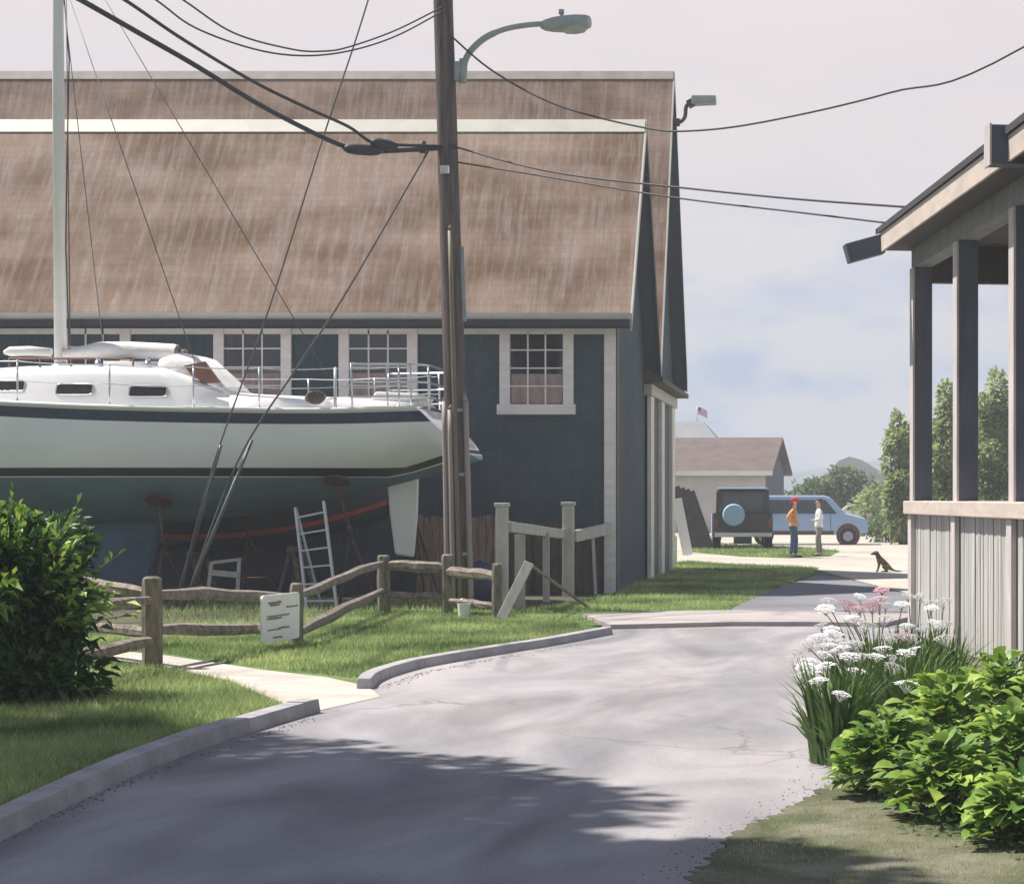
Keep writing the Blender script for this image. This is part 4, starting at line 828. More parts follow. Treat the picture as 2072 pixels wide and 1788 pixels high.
wire('overhead_cable', 'thickest overhead cable falling from the upper left to the pole, with a long black sleeve', [Vector((-19, 16, 14)), P(40, -70, 25), P(163, 0, 26.3), P(300, 78, 27.6), P(394, 132, 28.4), P(516, 207, 29.5), P(620, 262, 30.5), P(690, 294, 31), P(740, 306, 31.3), P(800, 305, 31.6), P(888, 300, PY-.15)], 0.036, extra=[(P(694, 300, 31.0), P(775, 306, 31.4), 0.085)])
wire('overhead_cable', 'second overhead cable from the upper left, just above the thickest, with a short black sleeve', [Vector((-18, 16, 14.5)), P(120, -80, 25), P(252, 0, 26.5), P(370, 80, 27.7), P(512, 165, 29.2), P(620, 218, 30.1), P(704, 256, 30.8), P(752, 288, 31.2), P(800, 293, 31.6), P(888, 296, PY-.15)], 0.024, extra=[(P(750, 288, 31.2), P(803, 298, 31.6), 0.085)])
wire('overhead_wire', 'thin overhead wire, lower of the two that sag across the sky left of the pole', [Vector((-17, 16, 14.8)), P(200, -75, 25), P(315, 0, 26.6), P(394, 56, 27.5), P(512, 99, 28.8), P(610, 113, 29.8), P(704, 104, 30.8), P(800, 74, 31.5), P(898, 22, PY-.12)], 0.013)
wire('overhead_wire', 'thin overhead wire, upper of the two that sag across the sky left of the pole', [Vector((-16, 16, 15)), P(260, -70, 25), P(370, 0, 26.8), P(473, 67, 28), P(591, 100, 29.5), P(654, 104, 30.2), P(704, 96, 30.8), P(800, 62, 31.5), P(900, 12, PY-.12)], 0.013)
wire('overhead_wire', 'long wire sagging from the pole over the shed gable to the upper right', [pole_at(78)+Vector((.13, -.08, 0)), P(1000, 146, 32.0), P(1130, 214, 31.5), P(1300, 258, 31), P(1400, 265, 30.5), P(1550, 246, 30), P(1800, 188, 29), P(2072, 95, 28), Vector((8, 26, 11)), Vector((16, 22, 15))], 0.015)
wire('service_wire', 'upper of the two service wires running from the pole to the porch roof', [pole_at(300)+Vector((.14, -.08, 0)), P(1060, 336, 31.4), P(1180, 358, 30.7), P(1360, 378, 29.3), P(1600, 402, 27.8), P(1832, 419, 25.2)], 0.015)
wire('service_wire', 'lower of the two service wires running from the pole to the porch roof', [pole_at(330)+Vector((.14, -.08, 0)), P(1100, 357, 31.4), P(1365, 400, 29.6), P(1600, 428, 27.8), P(1792, 451, 26.2)], 0.013)
ga = G(352, 1236)
wire('guy_wire', 'steeper of the two guy wires, from above the picture to the jack stand', [pole_at(-440)+Vector((-.1, 0, 0)), P(745, 0, 32), P(655, 275, 31.8), P(545, 622, 31.7), P(430, 945, 31.6), ga+Vector((0.02, 0, 0.02))], 0.013, M_wire2, extra=None)
ga2 = G(365, 1240)
wire('guy_wire', 'guy wire from the cable bracket of the pole down across the yacht hull', [pole_at(308)+Vector((-.3, -.1, 0)), P(700, 592, 31.8), P(600, 745, 31.7), P(480, 935, 31.6), ga2+Vector((0.02, 0, 0.02))], 0.016, M_wire2)
for i, (g0, q) in enumerate(((ga, P(447, 900, 31.6)), (ga2, P(510, 890, 31.6)))):
    d = q-g0; s = MB(); s.tube([g0+d*0.02, g0+d*0.5, g0+d], [0.03, 0.03, 0.024], 10); o = s.build('guy_guard', M_wire2)
    tag(o, ('slanting grey guard tube round the lower end of the left guy wire' if i == 0 else 'slanting grey guard tube round the lower end of the right guy wire'), 'tube')

# ------------------------------------------------------------------ board fence, white gate rail by the shed corner
bf = thing('board_fence', 'low brown board screen along the foot of the shed wall', 'fence', P(920, 0, 37.3)*1.0-Vector((0, 0, P(920, 0, 37.3).z)))
s = MB(); x = P(843, 0, 37.3).x; xe_ = P(1010, 0, 37.3).x; i = 0
while x < xe_:
    w = random.uniform(0.12, 0.17); h_ = 1.40+random.uniform(-.03, .03); s.box((x, 37.3+random.uniform(-.012, .012), 0.03), (x+w-0.012, 37.34, h_)); x += w
s.build('boards', M_boards, bf)
s = MB(); s.box((P(843, 0, 37.3).x, 37.345, 1.1), (xe_, 37.40, 1.2)); s.box((P(843, 0, 37.3).x, 37.345, .3), (xe_, 37.40, .4)); s.build('back_rail', M_boards, bf)
db = thing('dark_board_panel', 'dark brown board panel behind the white railing at the shed corner', 'fence', (P(1120, 0, 37.3).x, 37.3, 0))
s = MB(); x = xe_+.02
while x < P(1208, 0, 37.3).x: w = random.uniform(.12, .17); s.box((x, 37.3+random.uniform(-.012, .012), .03), (x+w-.014, 37.34, 1.30+random.uniform(-.03, .03))); x += w
s.build('boards', mat('dark_boards', (.055, .040, .034), .85, .4, 5, (4, 4, .5), bump=.5, bscale=20, tint=(.11, .08, .07)), db)
gr = thing('white_railing', 'chalky white timber railing with two tall posts at the shed corner', 'railing', G(1016, 1240))
pA = G(1016, 1240); pB = Vector((P(1150, 0, 36.3).x, 36.3, 0)); pC = Vector((XE-0.10, YW-0.14, 0))
for p, w, zt in ((pA, .17, 1.60), (pB, .19, 1.60)):
    s = MB(); s.box((p.x-w/2, p.y-w/2, 0), (p.x+w/2, p.y+w/2, zt)); po = s.build('post', M_greywhite, gr, bevel=0.01)
    s = MB(); s.box((p.x-w*.62, p.y-w*.62, zt+.002), (p.x+w*.62, p.y+w*.62, zt+0.06)); s.build('cap', M_greywhite, po, bevel=0.01)
s = MB(); s.bar(pA+Vector((0.09, 0.08, 1.30)), pB+Vector((-.09, -.08, 1.10)), 0.09, 0.16); s.build('rail', M_greywhite, gr, bevel=0.008)
s = MB(); s.bar(pB+Vector((0.10, 0.05, 1.06)), pC+Vector((0.0, 0, 1.18)), 0.09, 0.20); s.build('rail', M_greywhite, gr, bevel=0.008)
for px, w in ((1052, .16), (1105, .11)):
    t = (px-1016)/(1150-1016); p = pA+(pB-pA)*(t*0.86+0.04); s = MB(); s.box((P(px, 0, p.y).x-w/2, p.y-0.03, 0.01), (P(px, 0, p.y).x+w/2, p.y+0.03, 1.16)); s.build('baluster', M_greywhite, gr)
s = MB(); s.bar(Vector((P(1205, 0, 36.9).x, 36.9, 0.01)), Vector((P(1200, 0, 36.9).x, 36.9, 1.02)), 0.05, 0.05); s.build('baluster', M_greywhite, gr)
# blue tarp bundle and white bucket by the pole foot
o = thing('tarp_bundle', 'small blue tarpaulin bundle behind the fence near the pole foot', 'bundle', G(968, 1228))
c = G(968, 1228); s = MB(); s.ball((c.x, c.y, 0.36), 0.3, 16, (1.15, 0.8, 1.2)); tb = s.build('tarp', mat('blue_tarp', (0.03, 0.045, 0.12), 0.5, .3, 4, bump=.8, bscale=8, bdist=.04), o)
for v in tb.data.vertices: v.co += Vector((random.uniform(-.03, .03), random.uniform(-.03, .03), random.uniform(-.03, .03)))
c = G(934, 1253); bk = thing('bucket', 'small white bucket standing between the two right fence posts', 'bucket', c+Vector((0, .2, 0)))
s = MB(); s.tube([(c.x, c.y+.2, 0.0), (c.x, c.y+.2, 0.22)], [0.08, 0.10], 16, cap=False); s.add([(c.x+.1*math.cos(a), c.y+.2+.1*math.sin(a), .01) for a in np.linspace(0, 5.9, 16)], [tuple(range(16))]); s.build('body', M_white, bk)
s = MB(); s.tube([Vector((c.x+.10*math.cos(a), c.y+.2-.02, .22+.07*math.sin(a))) for a in np.linspace(0, math.pi, 9)], .006, 6); s.build('handle', M_steel, bk)

# ------------------------------------------------------------------ porch on the right (long open side facing the road)
PW0, PW1 = Vector((0.90, 26.0, 0)), Vector((1.80, 19.85, 0))       # line of the low wall, far to near
pd = (PW1-PW0).normalized(); pn = Vector((-abs(pd.y), -abs(pd.x), 0)).normalized()
pn = Vector((pd.y, -pd.x, 0)); pn = pn if pn.x < 0 else -pn        # towards the road
pr_ = -pn
porch = thing('porch', 'weathered open porch with square posts, lit fascia and vertical board wall', 'porch', PW0)
def pp(t, off, z): return PW0+pd*t+pr_*off+Vector((0, 0, z))        # t metres along, off metres into the building
def obox(s, t0, t1, o0, o1, z0, z1, mi=None):
    v = [pp(t, o, z) for z in (z0, z1) for t, o in ((t0, o0), (t1, o0), (t1, o1), (t0, o1))]
    return s.add(v, [(0, 3, 2, 1), (4, 5, 6, 7), (0, 1, 5, 4), (1, 2, 6, 5), (2, 3, 7, 6), (3, 0, 4, 7)], mi)
TL = 14.0; PWd = 4.6
for i, t in enumerate((0.0, 2.72, 5.5, 8.3, 11.0, 13.7)):
    s = MB(); obox(s, t, t+0.20, 0, 0.22, 1.705, 4.60); pst = s.build('post', M_porch_shade, porch, bevel=0.006)
    s = MB(); obox(s, t-0.01, t+0.21, -0.028, -0.001, 1.703, 4.60); s.build('sunlit_face', M_porch_lit, pst, bevel=0.003)  # pale strip added on the road side as the sunlit post face
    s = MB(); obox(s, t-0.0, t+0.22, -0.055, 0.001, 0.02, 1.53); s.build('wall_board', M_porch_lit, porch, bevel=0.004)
for k, t in enumerate((0.0,)):
    for o in (2.2, 4.4): s = MB(); obox(s, t, t+0.2, o, o+0.2, 1.705, 4.45); s.build('post', M_porch_shade, porch)
s = MB(); t = 0.02
while t < TL-0.1:
    w = random.uniform(0.10, 0.15); obox(s, t, t+w-0.014, 0.003+random.uniform(0, .012), 0.05, 0.03, 1.53); t += w
obox(s, 0.0, TL, 0.05, 0.12, 0.0, 1.53); obox(s, 0.0, 0.10, 0.12, PWd, 0.0, 1.53)
s.build('low_wall', M_batten, porch)
s = MB(); obox(s, -0.08, TL, -0.10, 0.26, 1.535, 1.70); obox(s, -0.08, 0.2, 0.26, PWd, 1.535, 1.70); s.build('sill_rail', M_fascia, porch, bevel=0.012)
s = MB(); obox(s, -0.04, TL, 0.0, 0.22, 4.605, 4.86); s.build('header_beam', M_beam, porch, bevel=0.006)
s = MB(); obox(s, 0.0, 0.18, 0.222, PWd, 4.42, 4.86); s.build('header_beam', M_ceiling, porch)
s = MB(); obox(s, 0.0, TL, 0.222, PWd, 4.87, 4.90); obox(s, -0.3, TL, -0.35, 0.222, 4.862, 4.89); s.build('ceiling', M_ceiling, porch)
s = MB(); obox(s, -0.3, TL, -0.38, -0.352, 4.82, 5.06); s.build('fascia', M_fascia, porch, bevel=0.004)
s = MB()
v = [pp(-0.32, -0.41, 5.062), pp(TL, -0.41, 5.062), pp(TL, PWd/2, 6.1), pp(-0.32, PWd/2, 6.1), pp(-0.32, PWd+.5, 5.062), pp(TL, PWd+.5, 5.062)]
v = v + [q+Vector((0, 0, 0.07)) for q in v]
s.add(v, [(0, 1, 2, 3), (3, 2, 5, 4), (6, 9, 8, 7), (9, 10, 11, 8), (0, 6, 7, 1), (4, 5, 11, 10), (0, 3, 9, 6), (3, 4, 10, 9), (1, 7, 8, 2), (2, 8, 11, 5)]); s.build('roof', M_tar, porch)
s = MB(); s.bar(pp(-0.22, -0.35, 4.93), pp(-0.22, -0.80, 4.80), 0.26, 0.24); s.build('rafter_tail', M_slate, porch, bevel=0.01)
s = MB(); obox(s, 6.75, 7.0, -0.53, 0.9, 4.80, 5.16); s.build('rafter_tail', M_slate, porch, bevel=0.01)
s = MB(); obox(s, 6.75, 7.0, -0.55, -0.532, 4.79, 5.17); s.build('rafter_sunlit_end', M_porch_lit, porch)  # pale strip added to paint the rafter tail's end as sunlit
s = MB(); obox(s, 0.1, TL, 0.12, PWd, 0.25, 0.30); s.build('floor', M_boards, porch)

# ------------------------------------------------------------------ foliage
def leaf_mesh(centers, dirs, L, W, fold=0.25, droop=0.2):
    """folded diamond leaves: centres (N,3) are the leaf bases, dirs the pointing directions"""
    n = len(centers); d = dirs/np.linalg.norm(dirs, axis=1, keepdims=True)
    up = rng.normal(size=(n, 3))*0.45; up[:, 2] += 1.0; side = np.cross(d, up); side /= np.linalg.norm(side, axis=1, keepdims=True)+1e-9
    nrm = np.cross(side, d); l = L*rng.uniform(.65, 1.25, n)[:, None]; w = W*rng.uniform(.7, 1.2, n)[:, None]
    b = centers; m = b+d*l*0.48; t = b+d*l-np.array([0, 0, 1])*l*droop
    v = np.stack([b, m-side*w/2+nrm*w*fold, t, m+side*w/2+nrm*w*fold], 1).reshape(-1, 3)
    i = np.arange(n)*4; f = np.concatenate([np.stack([i, i+2, i+1], 1), np.stack([i, i+3, i+2], 1)])
    return v, f
def crown(blobs, n, L, W, shell=0.35, out=1.0, upb=0.3):
    """leaves in a set of ellipsoid clumps [(cx,cy,cz,rx,ry,rz)]"""
    vol = np.array([b[3]*b[4]*b[5] for b in blobs])**0.67; pick = rng.choice(len(blobs), n, p=vol/vol.sum()); B = np.array(blobs)[pick]
    d = rng.normal(size=(n, 3)); d /= np.linalg.norm(d, axis=1, keepdims=True); r = (1-shell*rng.random(n)**1.5)*(1+0.10*rng.normal(size=n))
    c = B[:, :3]+d*B[:, 3:]*r[:, None]; dirs = d*out+rng.normal(size=(n, 3))*0.55; dirs[:, 2] += upb; k = c[:, 2] > 0.02
    return leaf_mesh(c[k], dirs[k], L, W)
def sub_blobs(c, r, n, rr, low=-0.5):
    out = []
    for i in range(n):
        d = rng.normal(size=3); d /= np.linalg.norm(d); d[2] = max(d[2], low); q = np.array(c)+d*np.array(r)*rng.uniform(.45, .95); s_ = rr*rng.uniform(.6, 1.25); out.append((*q, s_, s_, s_*rng.uniform(.7, 1)))
    return out
def limbs(base, tops, r0, name, parent, m=M_bark):
    s = MB(); base = Vector(base)
    fork = base+Vector((0, 0, (min(t[2] for t in tops)-base.z)*0.55)) if tops else base
    s.tube([base, base+(fork-base)*.5+Vector((r0*.5, 0, 0)), fork], [r0*1.3, r0, r0*.8], 10, jitter=.06)
    for t in tops:
        t = Vector(t); mid = fork+(t-fork)*0.5+Vector((random.uniform(-.1, .1), random.uniform(-.1, .1), .12))*(t-fork).length*0.5; s.tube([fork-Vector((0, 0, .05)), mid, t], [r0*.55, r0*.35, r0*.12], 7, jitter=.06)
    return s.build(name, m, parent)
def tree(name, label, cat, base, blobs, n, L, W, m, r0, group=None, trunk='trunk', nl=7):
    t = thing(name, label, cat, base, group); limbs(base, [b[:3] for b in blobs[:nl]], r0, trunk, t)
    v, f = crown(blobs, n, L, W); o = mesh_np('foliage', v-np.array(base), f, m, t); return t

# left bush by the fence
bb = G(40, 1415)
blobs = sub_blobs((bb.x-0.15, bb.y, 0.95), (0.66, 0.7, 0.72), 26, 0.22)+[(bb.x-.05, bb.y-.1, .9, .48, .5, .62)]+sub_blobs((bb.x-0.1, bb.y-0.2, 0.42), (0.6, 0.55, 0.36), 10, 0.32)+[(bb.x, bb.y, .8, .6, .6, .75)]
tree('bush', 'large leafy green bush at the left edge in front of the rail fence', 'bush', tuple(bb), blobs+[(bb.x+.28, bb.y-.15, .22, .5, .5, .24), (bb.x+.1, bb.y-.45, .2, .6, .45, .24)], 10500, 0.13, 0.06, M_leaf_dark, 0.05, trunk='stem', nl=8)
bush = [o for o in bpy.data.objects if o.name == 'bush'][0]
tl = [(b[0]+rng.normal()*0.1, b[1]-0.1, b[2]+b[5]*0.7) for b in blobs[:16]]
tl = [(b[0]+rng.normal()*0.1, b[1]-0.1, b[2]+b[5]*0.7) for b in blobs[:26]]; v, f = crown([(x, y, z, .15, .15, .15) for x, y, z in tl], 2200, 0.14, 0.065, shell=.9); mesh_np('new_shoots', v-np.array(tuple(bb)), f, M_leaf_lime, bush)['label'] = 'pale green young shoots at the top of the bush'
s = MB(); cs = []; ds = []
for i in range(70):
    b_ = blobs[rng.integers(len(blobs))]; a = rng.uniform(-1.2, 1.4); p0 = np.array([bb.x-.1, bb.y-.1, .5]); d0 = np.array([math.sin(a)*1.0, rng.uniform(-.5, .1), abs(math.cos(a))*1.1+.05]); d0 /= np.linalg.norm(d0)
    Ls = rng.uniform(1.1, 1.65)*(1-.22*abs(a)); pts_ = [Vector(p0+d0*Ls*u+np.array([0, 0, -.10*u*u])) for u in (0, .5, .8, 1.0)]; s.tube(pts_, [.008, .006, .004, .002], 5)
    for u in np.linspace(.55, 1.0, 9): cs.append(p0+d0*Ls*u+np.array([0, 0, -.10*u*u])); ds.append(d0*.8+rng.normal(size=3)*.5)
s.build('stem', M_strap, bush)
v, f = leaf_mesh(np.array(cs), np.array(ds), .12, .05); mesh_np('foliage', v-np.array(tuple(bb)), f, M_leaf_lime, bush)
# overhanging tree left of the picture that shades the foreground
tb_ = (-9.6, 12.6, 0.0)
blobs = sub_blobs((-8.5, 12.6, 8.3), (2.0, 2.0, 1.5), 30, 0.9)+sub_blobs((-9.3, 12.6, 8.6), (2.0, 2.4, 1.9), 16, 1.0)+sub_blobs((-7.2, 10.3, 7.6), (2.1, 1.2, 1.2), 24, .85)+sub_blobs((-6.1, 11.3, 7.8), (1.1, .7, .8), 9, .55)+sub_blobs((-11.3, 12.6, 8.0), (1.9, 1.7, 1.3), 26, .9)
tree('shade_tree', 'tall broadleaf tree left of the road that shades its near end', 'tree', tb_, blobs+sub_blobs((-11.3, 15.7, 8.4), (2.2, 1.7, 1.4), 30, .9), 80000, 0.20, 0.14, M_leaf_dark, 0.22, nl=14)

# broad-leaved shrubs, lower right
def broad_shrub(c, r, h, n, label):
    t = thing('leafy_shrub', label, 'shrub', (c[0], c[1], 0), 'lime green broad leaved shrubs below the porch'); s = MB()
    L = 0.135; cs = []; ds = []
    for i in range(n):
        a = random.uniform(0, 2*math.pi); u = random.random()**0.6; e = math.acos(min(1, u*1.0)) ; lay = random.choice((1.0, 1.0, .85, .68))
        rad = r*math.sin(e)**.8*lay; z = h*(0.12+0.88*math.cos(e))*lay; wob = 1+0.16*math.sin(3*a+c[0]*9)+0.1*math.sin(7*a)
        p = Vector((rad*math.cos(a)*wob, rad*math.sin(a)*wob, max(.03, z*(1+0.10*math.sin(5*a))))); d = Vector((math.cos(a)*(.35+math.sin(e)), math.sin(a)*(.35+math.sin(e)), 0.45*math.cos(e)-0.05)).normalized()+Vector((random.gauss(0, .28), random.gauss(0, .28), random.gauss(0, .18)))
        d.normalize(); l = L*random.uniform(.55, 1.15); w = l*random.uniform(.62, .8); sd = d.cross(Vector((random.gauss(0, .25), random.gauss(0, .25), 1))).normalized(); nn = sd.cross(d)
        b0 = p-d*l*.35
        pts = []
        for (u_, ww, lift) in ((0, .04, 0), (.22, .40, .03), (.5, .5, .035), (.78, .32, -.02), (1.0, .02, -.14)):
            cc = b0+d*l*u_+Vector((0, 0, 1))*lift*l; pts.append((cc-sd*w*ww+nn*w*ww*.30, cc, cc+sd*w*ww+nn*w*ww*.30))
        vv = [q for row in pts for q in row]; s.add(vv, [(k*3+j, k*3+j+1, (k+1)*3+j+1, (k+1)*3+j) for k in range(4) for j in range(2)], 0, True)
    s.build('leaves', M_leaf_lime, t, local=True)
    s = MB()
    for k in range(14):
        a = 2*math.pi*k/14; s.tube([(0.03*math.cos(a), .03*math.sin(a), 0), (r*.4*math.cos(a), r*.4*math.sin(a), h*.5), (r*.75*math.cos(a), r*.75*math.sin(a), h*.72)], [.012, .009, .004], 6)
    s.build('stem', M_strap, t, local=True); return t
for c, r, h, n, lb in (((.27, 12.15), .31, .45, 380, 'lime green shrub at the edge of the road, leftmost of those below the porch'),
                       ((.60, 11.25), .33, .42, 380, 'lime green shrub in the front row, right of the one at the road edge'),
                       ((.68, 12.95), .36, .58, 420, 'lime green shrub directly behind the white flowers, taller and half hidden'),
                       ((1.00, 11.95), .36, .50, 420, 'lime green shrub in the middle of the bed at the right edge'),
                       ((1.08, 13.7), .33, .66, 420, 'tallest lime green shrub, at the foot of the porch board wall'),
                       ((.93, 10.45), .30, .36, 320, 'low lime green shrub in the bottom right corner'),
                       ((1.35, 12.9), .36, .6, 300, 'lime green shrub tight against the porch side, rightmost of the bed')):
    broad_shrub(c, r, h, n, lb)
v, f = crown([(.9, 12.0, .02, .62, 1.7, .20), (.5, 12.9, .05, .5, 1.2, .28), (1.2, 11.0, .02, .5, 1.2, .2)], 6000, 0.07, 0.035); o = mesh_np('ground_cover', v, f, M_leaf_dark, kind='stuff')

# white-flowered perennials along the porch
heads = [(410, 160, 0), (390, 205, 0), (590, 135, 0), (715, 95, 1), (700, 150, 1), (590, 205, 1), (520, 185, 1), (660, 195, 1), (870, 130, 0), (740, 180, 0), (830, 180, 0), (935, 130, 0), (975, 165, 0), (1000, 200, 0), (1070, 165, 0), (510, 255, 0), (365, 300, 0), (425, 320, 0), (630, 300, 0), (730, 260, 0), (950, 320, 0), (1080, 290, 0), (1030, 295, 0), (840, 360, 1), (770, 370, 0), (1075, 375, 0), (295, 405, 0), (220, 450, 0), (220, 495, 0), (385, 425, 0), (520, 415, 0), (300, 510, 0), (285, 550, 0), (390, 535, 0), (250, 590, 0), (350, 620, 0), (570, 565, 0), (720, 435, 0), (850, 460, 0), (790, 490, 0), (790, 545, 0), (855, 640, 0), (480, 700, 0), (470, 440, 0), (600, 480, 0)]
def dpx(z): return 1533+z[0]*.351, 1160+z[1]*.351
clumps = [(-.02, 13.6), (.12, 15.2), (.30, 16.6), (.36, 14.4), (.58, 15.8), (.62, 17.2), (.55, 13.9), (.83, 17.0)]
clab = ['at the road edge, nearest of all and leaning over the asphalt', 'second from the road, loose white heads', 'at the back with pink heads among the white', 'in the middle with dense upright leaves', 'behind the middle, tall white heads', 'against the porch corner, far back', 'just behind the lime green shrubs', 'beside the porch wall, rightmost']
cl_obj = []
def flower_head(p, r, m, parent, base):
    s = MB(); n = 26
    for i in range(n):
        a = i*2.399; q = r*math.sqrt((i+.5)/n); c = Vector((q*math.cos(a), q*math.sin(a), 0.28*r*(1-(q/r)**2)+random.uniform(-.004, .004)))
        k = r*0.24
        for j in range(5):
            b = 2*math.pi*j/5+a; d = Vector((math.cos(b), math.sin(b), .25)); sd = Vector((-math.sin(b), math.cos(b), 0)); s.add([c, c+d*k*.6-sd*k*.33, c+d*k, c+d*k*.6+sd*k*.33], [(0, 1, 2, 3)])
    for i in range(0, n, 3): a = i*2.399; q = r*math.sqrt((i+.5)/n); s.tube([(0, 0, -r*.75), (q*math.cos(a), q*math.sin(a), 0.2*r)], .0022, 4)
    o = s.build('flower_head', m, parent, local=True); o.location = Vector(p)-base; o.rotation_euler = (random.gauss(0, .22), random.gauss(0, .22), random.random()*6); return o
for ci, (cx_, cy_) in enumerate(clumps):
    t = thing('flowering_plant', 'white flowered perennial '+clab[ci], 'flowers', (cx_, cy_, 0), 'white flowering perennials along the porch'); cl_obj.append(t)
    s = MB(); base = Vector((cx_, cy_, 0))
    for i in range(260):
        a = random.uniform(0, 2*math.pi); rr = 0.17*math.sqrt(random.random()); b0 = Vector((rr*math.cos(a), rr*math.sin(a), 0)); Lh = random.uniform(.35, .80); ln = random.uniform(.05, .34); a2 = a+random.gauss(0, .6)
        d = Vector((math.cos(a2), math.sin(a2), 0)); w = random.uniform(.009, .018); sd = Vector((-d.y, d.x, 0)); sd.rotate(Matrix.Rotation(random.gauss(0, .7), 3, 'Z')); rows_ = []
        for u in (0, .35, .7, 1.0):
            c = b0+d*ln*u*u+Vector((0, 0, Lh*(u-0.22*u*u*u*(1 if ln > .2 else .3)))); ww = w*(1-.95*u**3); rows_.append((c-sd*ww, c+sd*ww))
        s.add([q for r_ in rows_ for q in r_], [(k*2, k*2+1, k*2+3, k*2+2) for k in range(3)], 0, True)
    s.build('leaves', M_strap, t, local=True)
heads += [(random.uniform(330, 900), random.uniform(240, 560), 0) for _ in range(14)]
for hd_ in heads:
    px, py = dpx(hd_); best = None
    Yh = 13.3+(1385-py)/190*4.0 if py < 1385 else 13.2
    Yh = min(max(Yh, 13.2), 17.2); p = P(px, py, Yh)
    k = min(range(len(clumps)), key=lambda i: (clumps[i][0]-p.x)**2*3+(clumps[i][1]-p.y)**2*.6); t = cl_obj[k]; base = Vector((clumps[k][0], clumps[k][1], 0))
    fh = flower_head(p, random.uniform(.055, .085), M_petal_pink if hd_[2] else M_petal, t, base)
    q = p-base; s = MB(); b0 = Vector((random.uniform(-.08, .08), random.uniform(-.1, .1), 0)); mid = b0+(q-b0)*.5+Vector((0, 0, .08)); s.tube(spline([b0, mid, q-Vector((0, 0, .03))], 4), .0045, 5); s.build('stem', M_strap, t, local=True)

# ------------------------------------------------------------------ distance: sheds, hedge, trees, hills
M_roof2 = mat('far_roof', (0.125, 0.095, 0.09), 0.85, .22, 1.2, (1, 1, 3))
M_wall2 = mat('far_wall', (0.50, 0.48, 0.47), 0.8, .1, 1.0)
M_gab2 = mat('far_gable', (0.085, 0.095, 0.125), 0.8, .15, 2)
def far_shed(nm, label, c0, dirl, L, W, he, hr, mw, mr, mg, ov=0.4):
    """gabled shed; c0 = near right corner, dirl = unit vector to the left along the front"""
    c0 = Vector((c0[0], c0[1], 0)); dl = Vector((dirl[0], dirl[1], 0)).normalized(); db = Vector((dl.y, -dl.x, 0)); db = db if db.y > 0 else -db; Z = Vector((0, 0, 1))
    t = thing(nm, label, 'building', c0)
    def q(l, b, z): return c0+dl*l+db*b+Z*z
    s = MB(); s.add([q(0, 0, 0), q(L, 0, 0), q(L, 0, he), q(0, 0, he), q(0, W, 0), q(L, W, 0), q(L, W, he), q(0, W, he)], [(0, 1, 2, 3), (4, 7, 6, 5)]); s.build('wall', mw, t)
    for l in (0, L): s = MB(); s.add([q(l, 0, 0), q(l, W, 0), q(l, W, he), q(l, W/2, hr-.1), q(l, 0, he)], [(0, 1, 2, 3, 4)]); s.build('gable_wall', mg, t)
    s = MB(); th = .15; k = (hr-he)/(W/2)
    for sg_ in (0, 1):
        e = -ov if sg_ == 0 else W+ov; ze = he-ov*k
        a = [q(-ov, e, ze), q(L+ov, e, ze), q(L+ov, W/2, hr), q(-ov, W/2, hr)]; s.add(a+[p-Z*th for p in a], [(0, 1, 2, 3), (7, 6, 5, 4), (0, 4, 5, 1), (1, 5, 6, 2), (2, 6, 7, 3), (3, 7, 4, 0)])
    s.build('roof', mr, t)
    s = MB(); a = q(-ov, -ov, he-ov*k-.10); b = q(L+ov, -ov, he-ov*k-.10); s.bar(a-db*.05, b-db*.05, .08, .22); s.build('fascia', M_white, t)
    return t
fb = far_shed('far_shed', 'low far shed with brown roof, pale wall and dark gable behind the parked cars', (-3.6, 100), (-.996, .09), 22, 7.6, 3.15, 4.72, M_wall2, M_roof2, M_gab2)
s = MB(); s.add([(-3.6+.66*.45+.02, 100+7.6*.45*.99, 0.02), (-3.6+.66*.75+.02, 100+7.6*.75*.99, .02), (-3.6+.66*.75+.02, 100+7.6*.75*.99, 2.6), (-3.6+.66*.45+.02, 100+7.6*.45*.99, 2.6)], [(0, 1, 2, 3)]); s.build('door', M_slate, fb)
# hip-roofed grey building beyond, with a flag
hb_ = thing('harbour_house', 'pale grey hip roofed building beyond the brown roofed shed', 'building', (-12.5, 165, 0))
s = MB(); s.box((-24, 160, 0), (-8.8, 172, 4.6)); s.build('wall', M_wall2, hb_)
s = MB(); z0, z1 = 4.61, 7.75
vv = [(-25, 159, z0), (-8.2, 159, z0), (-8.2, 173, z0), (-25, 173, z0), (-20, 165.5, z1), (-10.9, 165.5, z1), (-10.9, 166.5, z1), (-20, 166.5, z1)]
s.add(vv, [(0, 1, 5, 4), (1, 2, 6, 5), (2, 3, 7, 6), (3, 0, 4, 7), (4, 5, 6, 7), (0, 3, 2, 1)]); s.build('roof', mat('far_grey_roof', (.22, .23, .25), .85, .1, 1), hb_)
fpx = P(1411, 850, 166); fl = thing('flag', 'small red white and blue flag flying from the far grey roof', 'flag', (fpx.x, 166, fpx.z-.05))
s = MB(); s.tube([(fpx.x, 166, 7.76), (fpx.x, 166, 9.0)], .035, 6); s.build('flagpole', M_alu, fl)
Mfr, Mfw, Mfb = mat('flag_red', (.45, .03, .04), .8), mat('flag_white', (.75, .75, .75), .8), mat('flag_blue', (.03, .05, .22), .8)
s = MB(); n = 13; Lf, Hf = .75, .6
def fy(u): return 166+.06*math.sin(u*7)
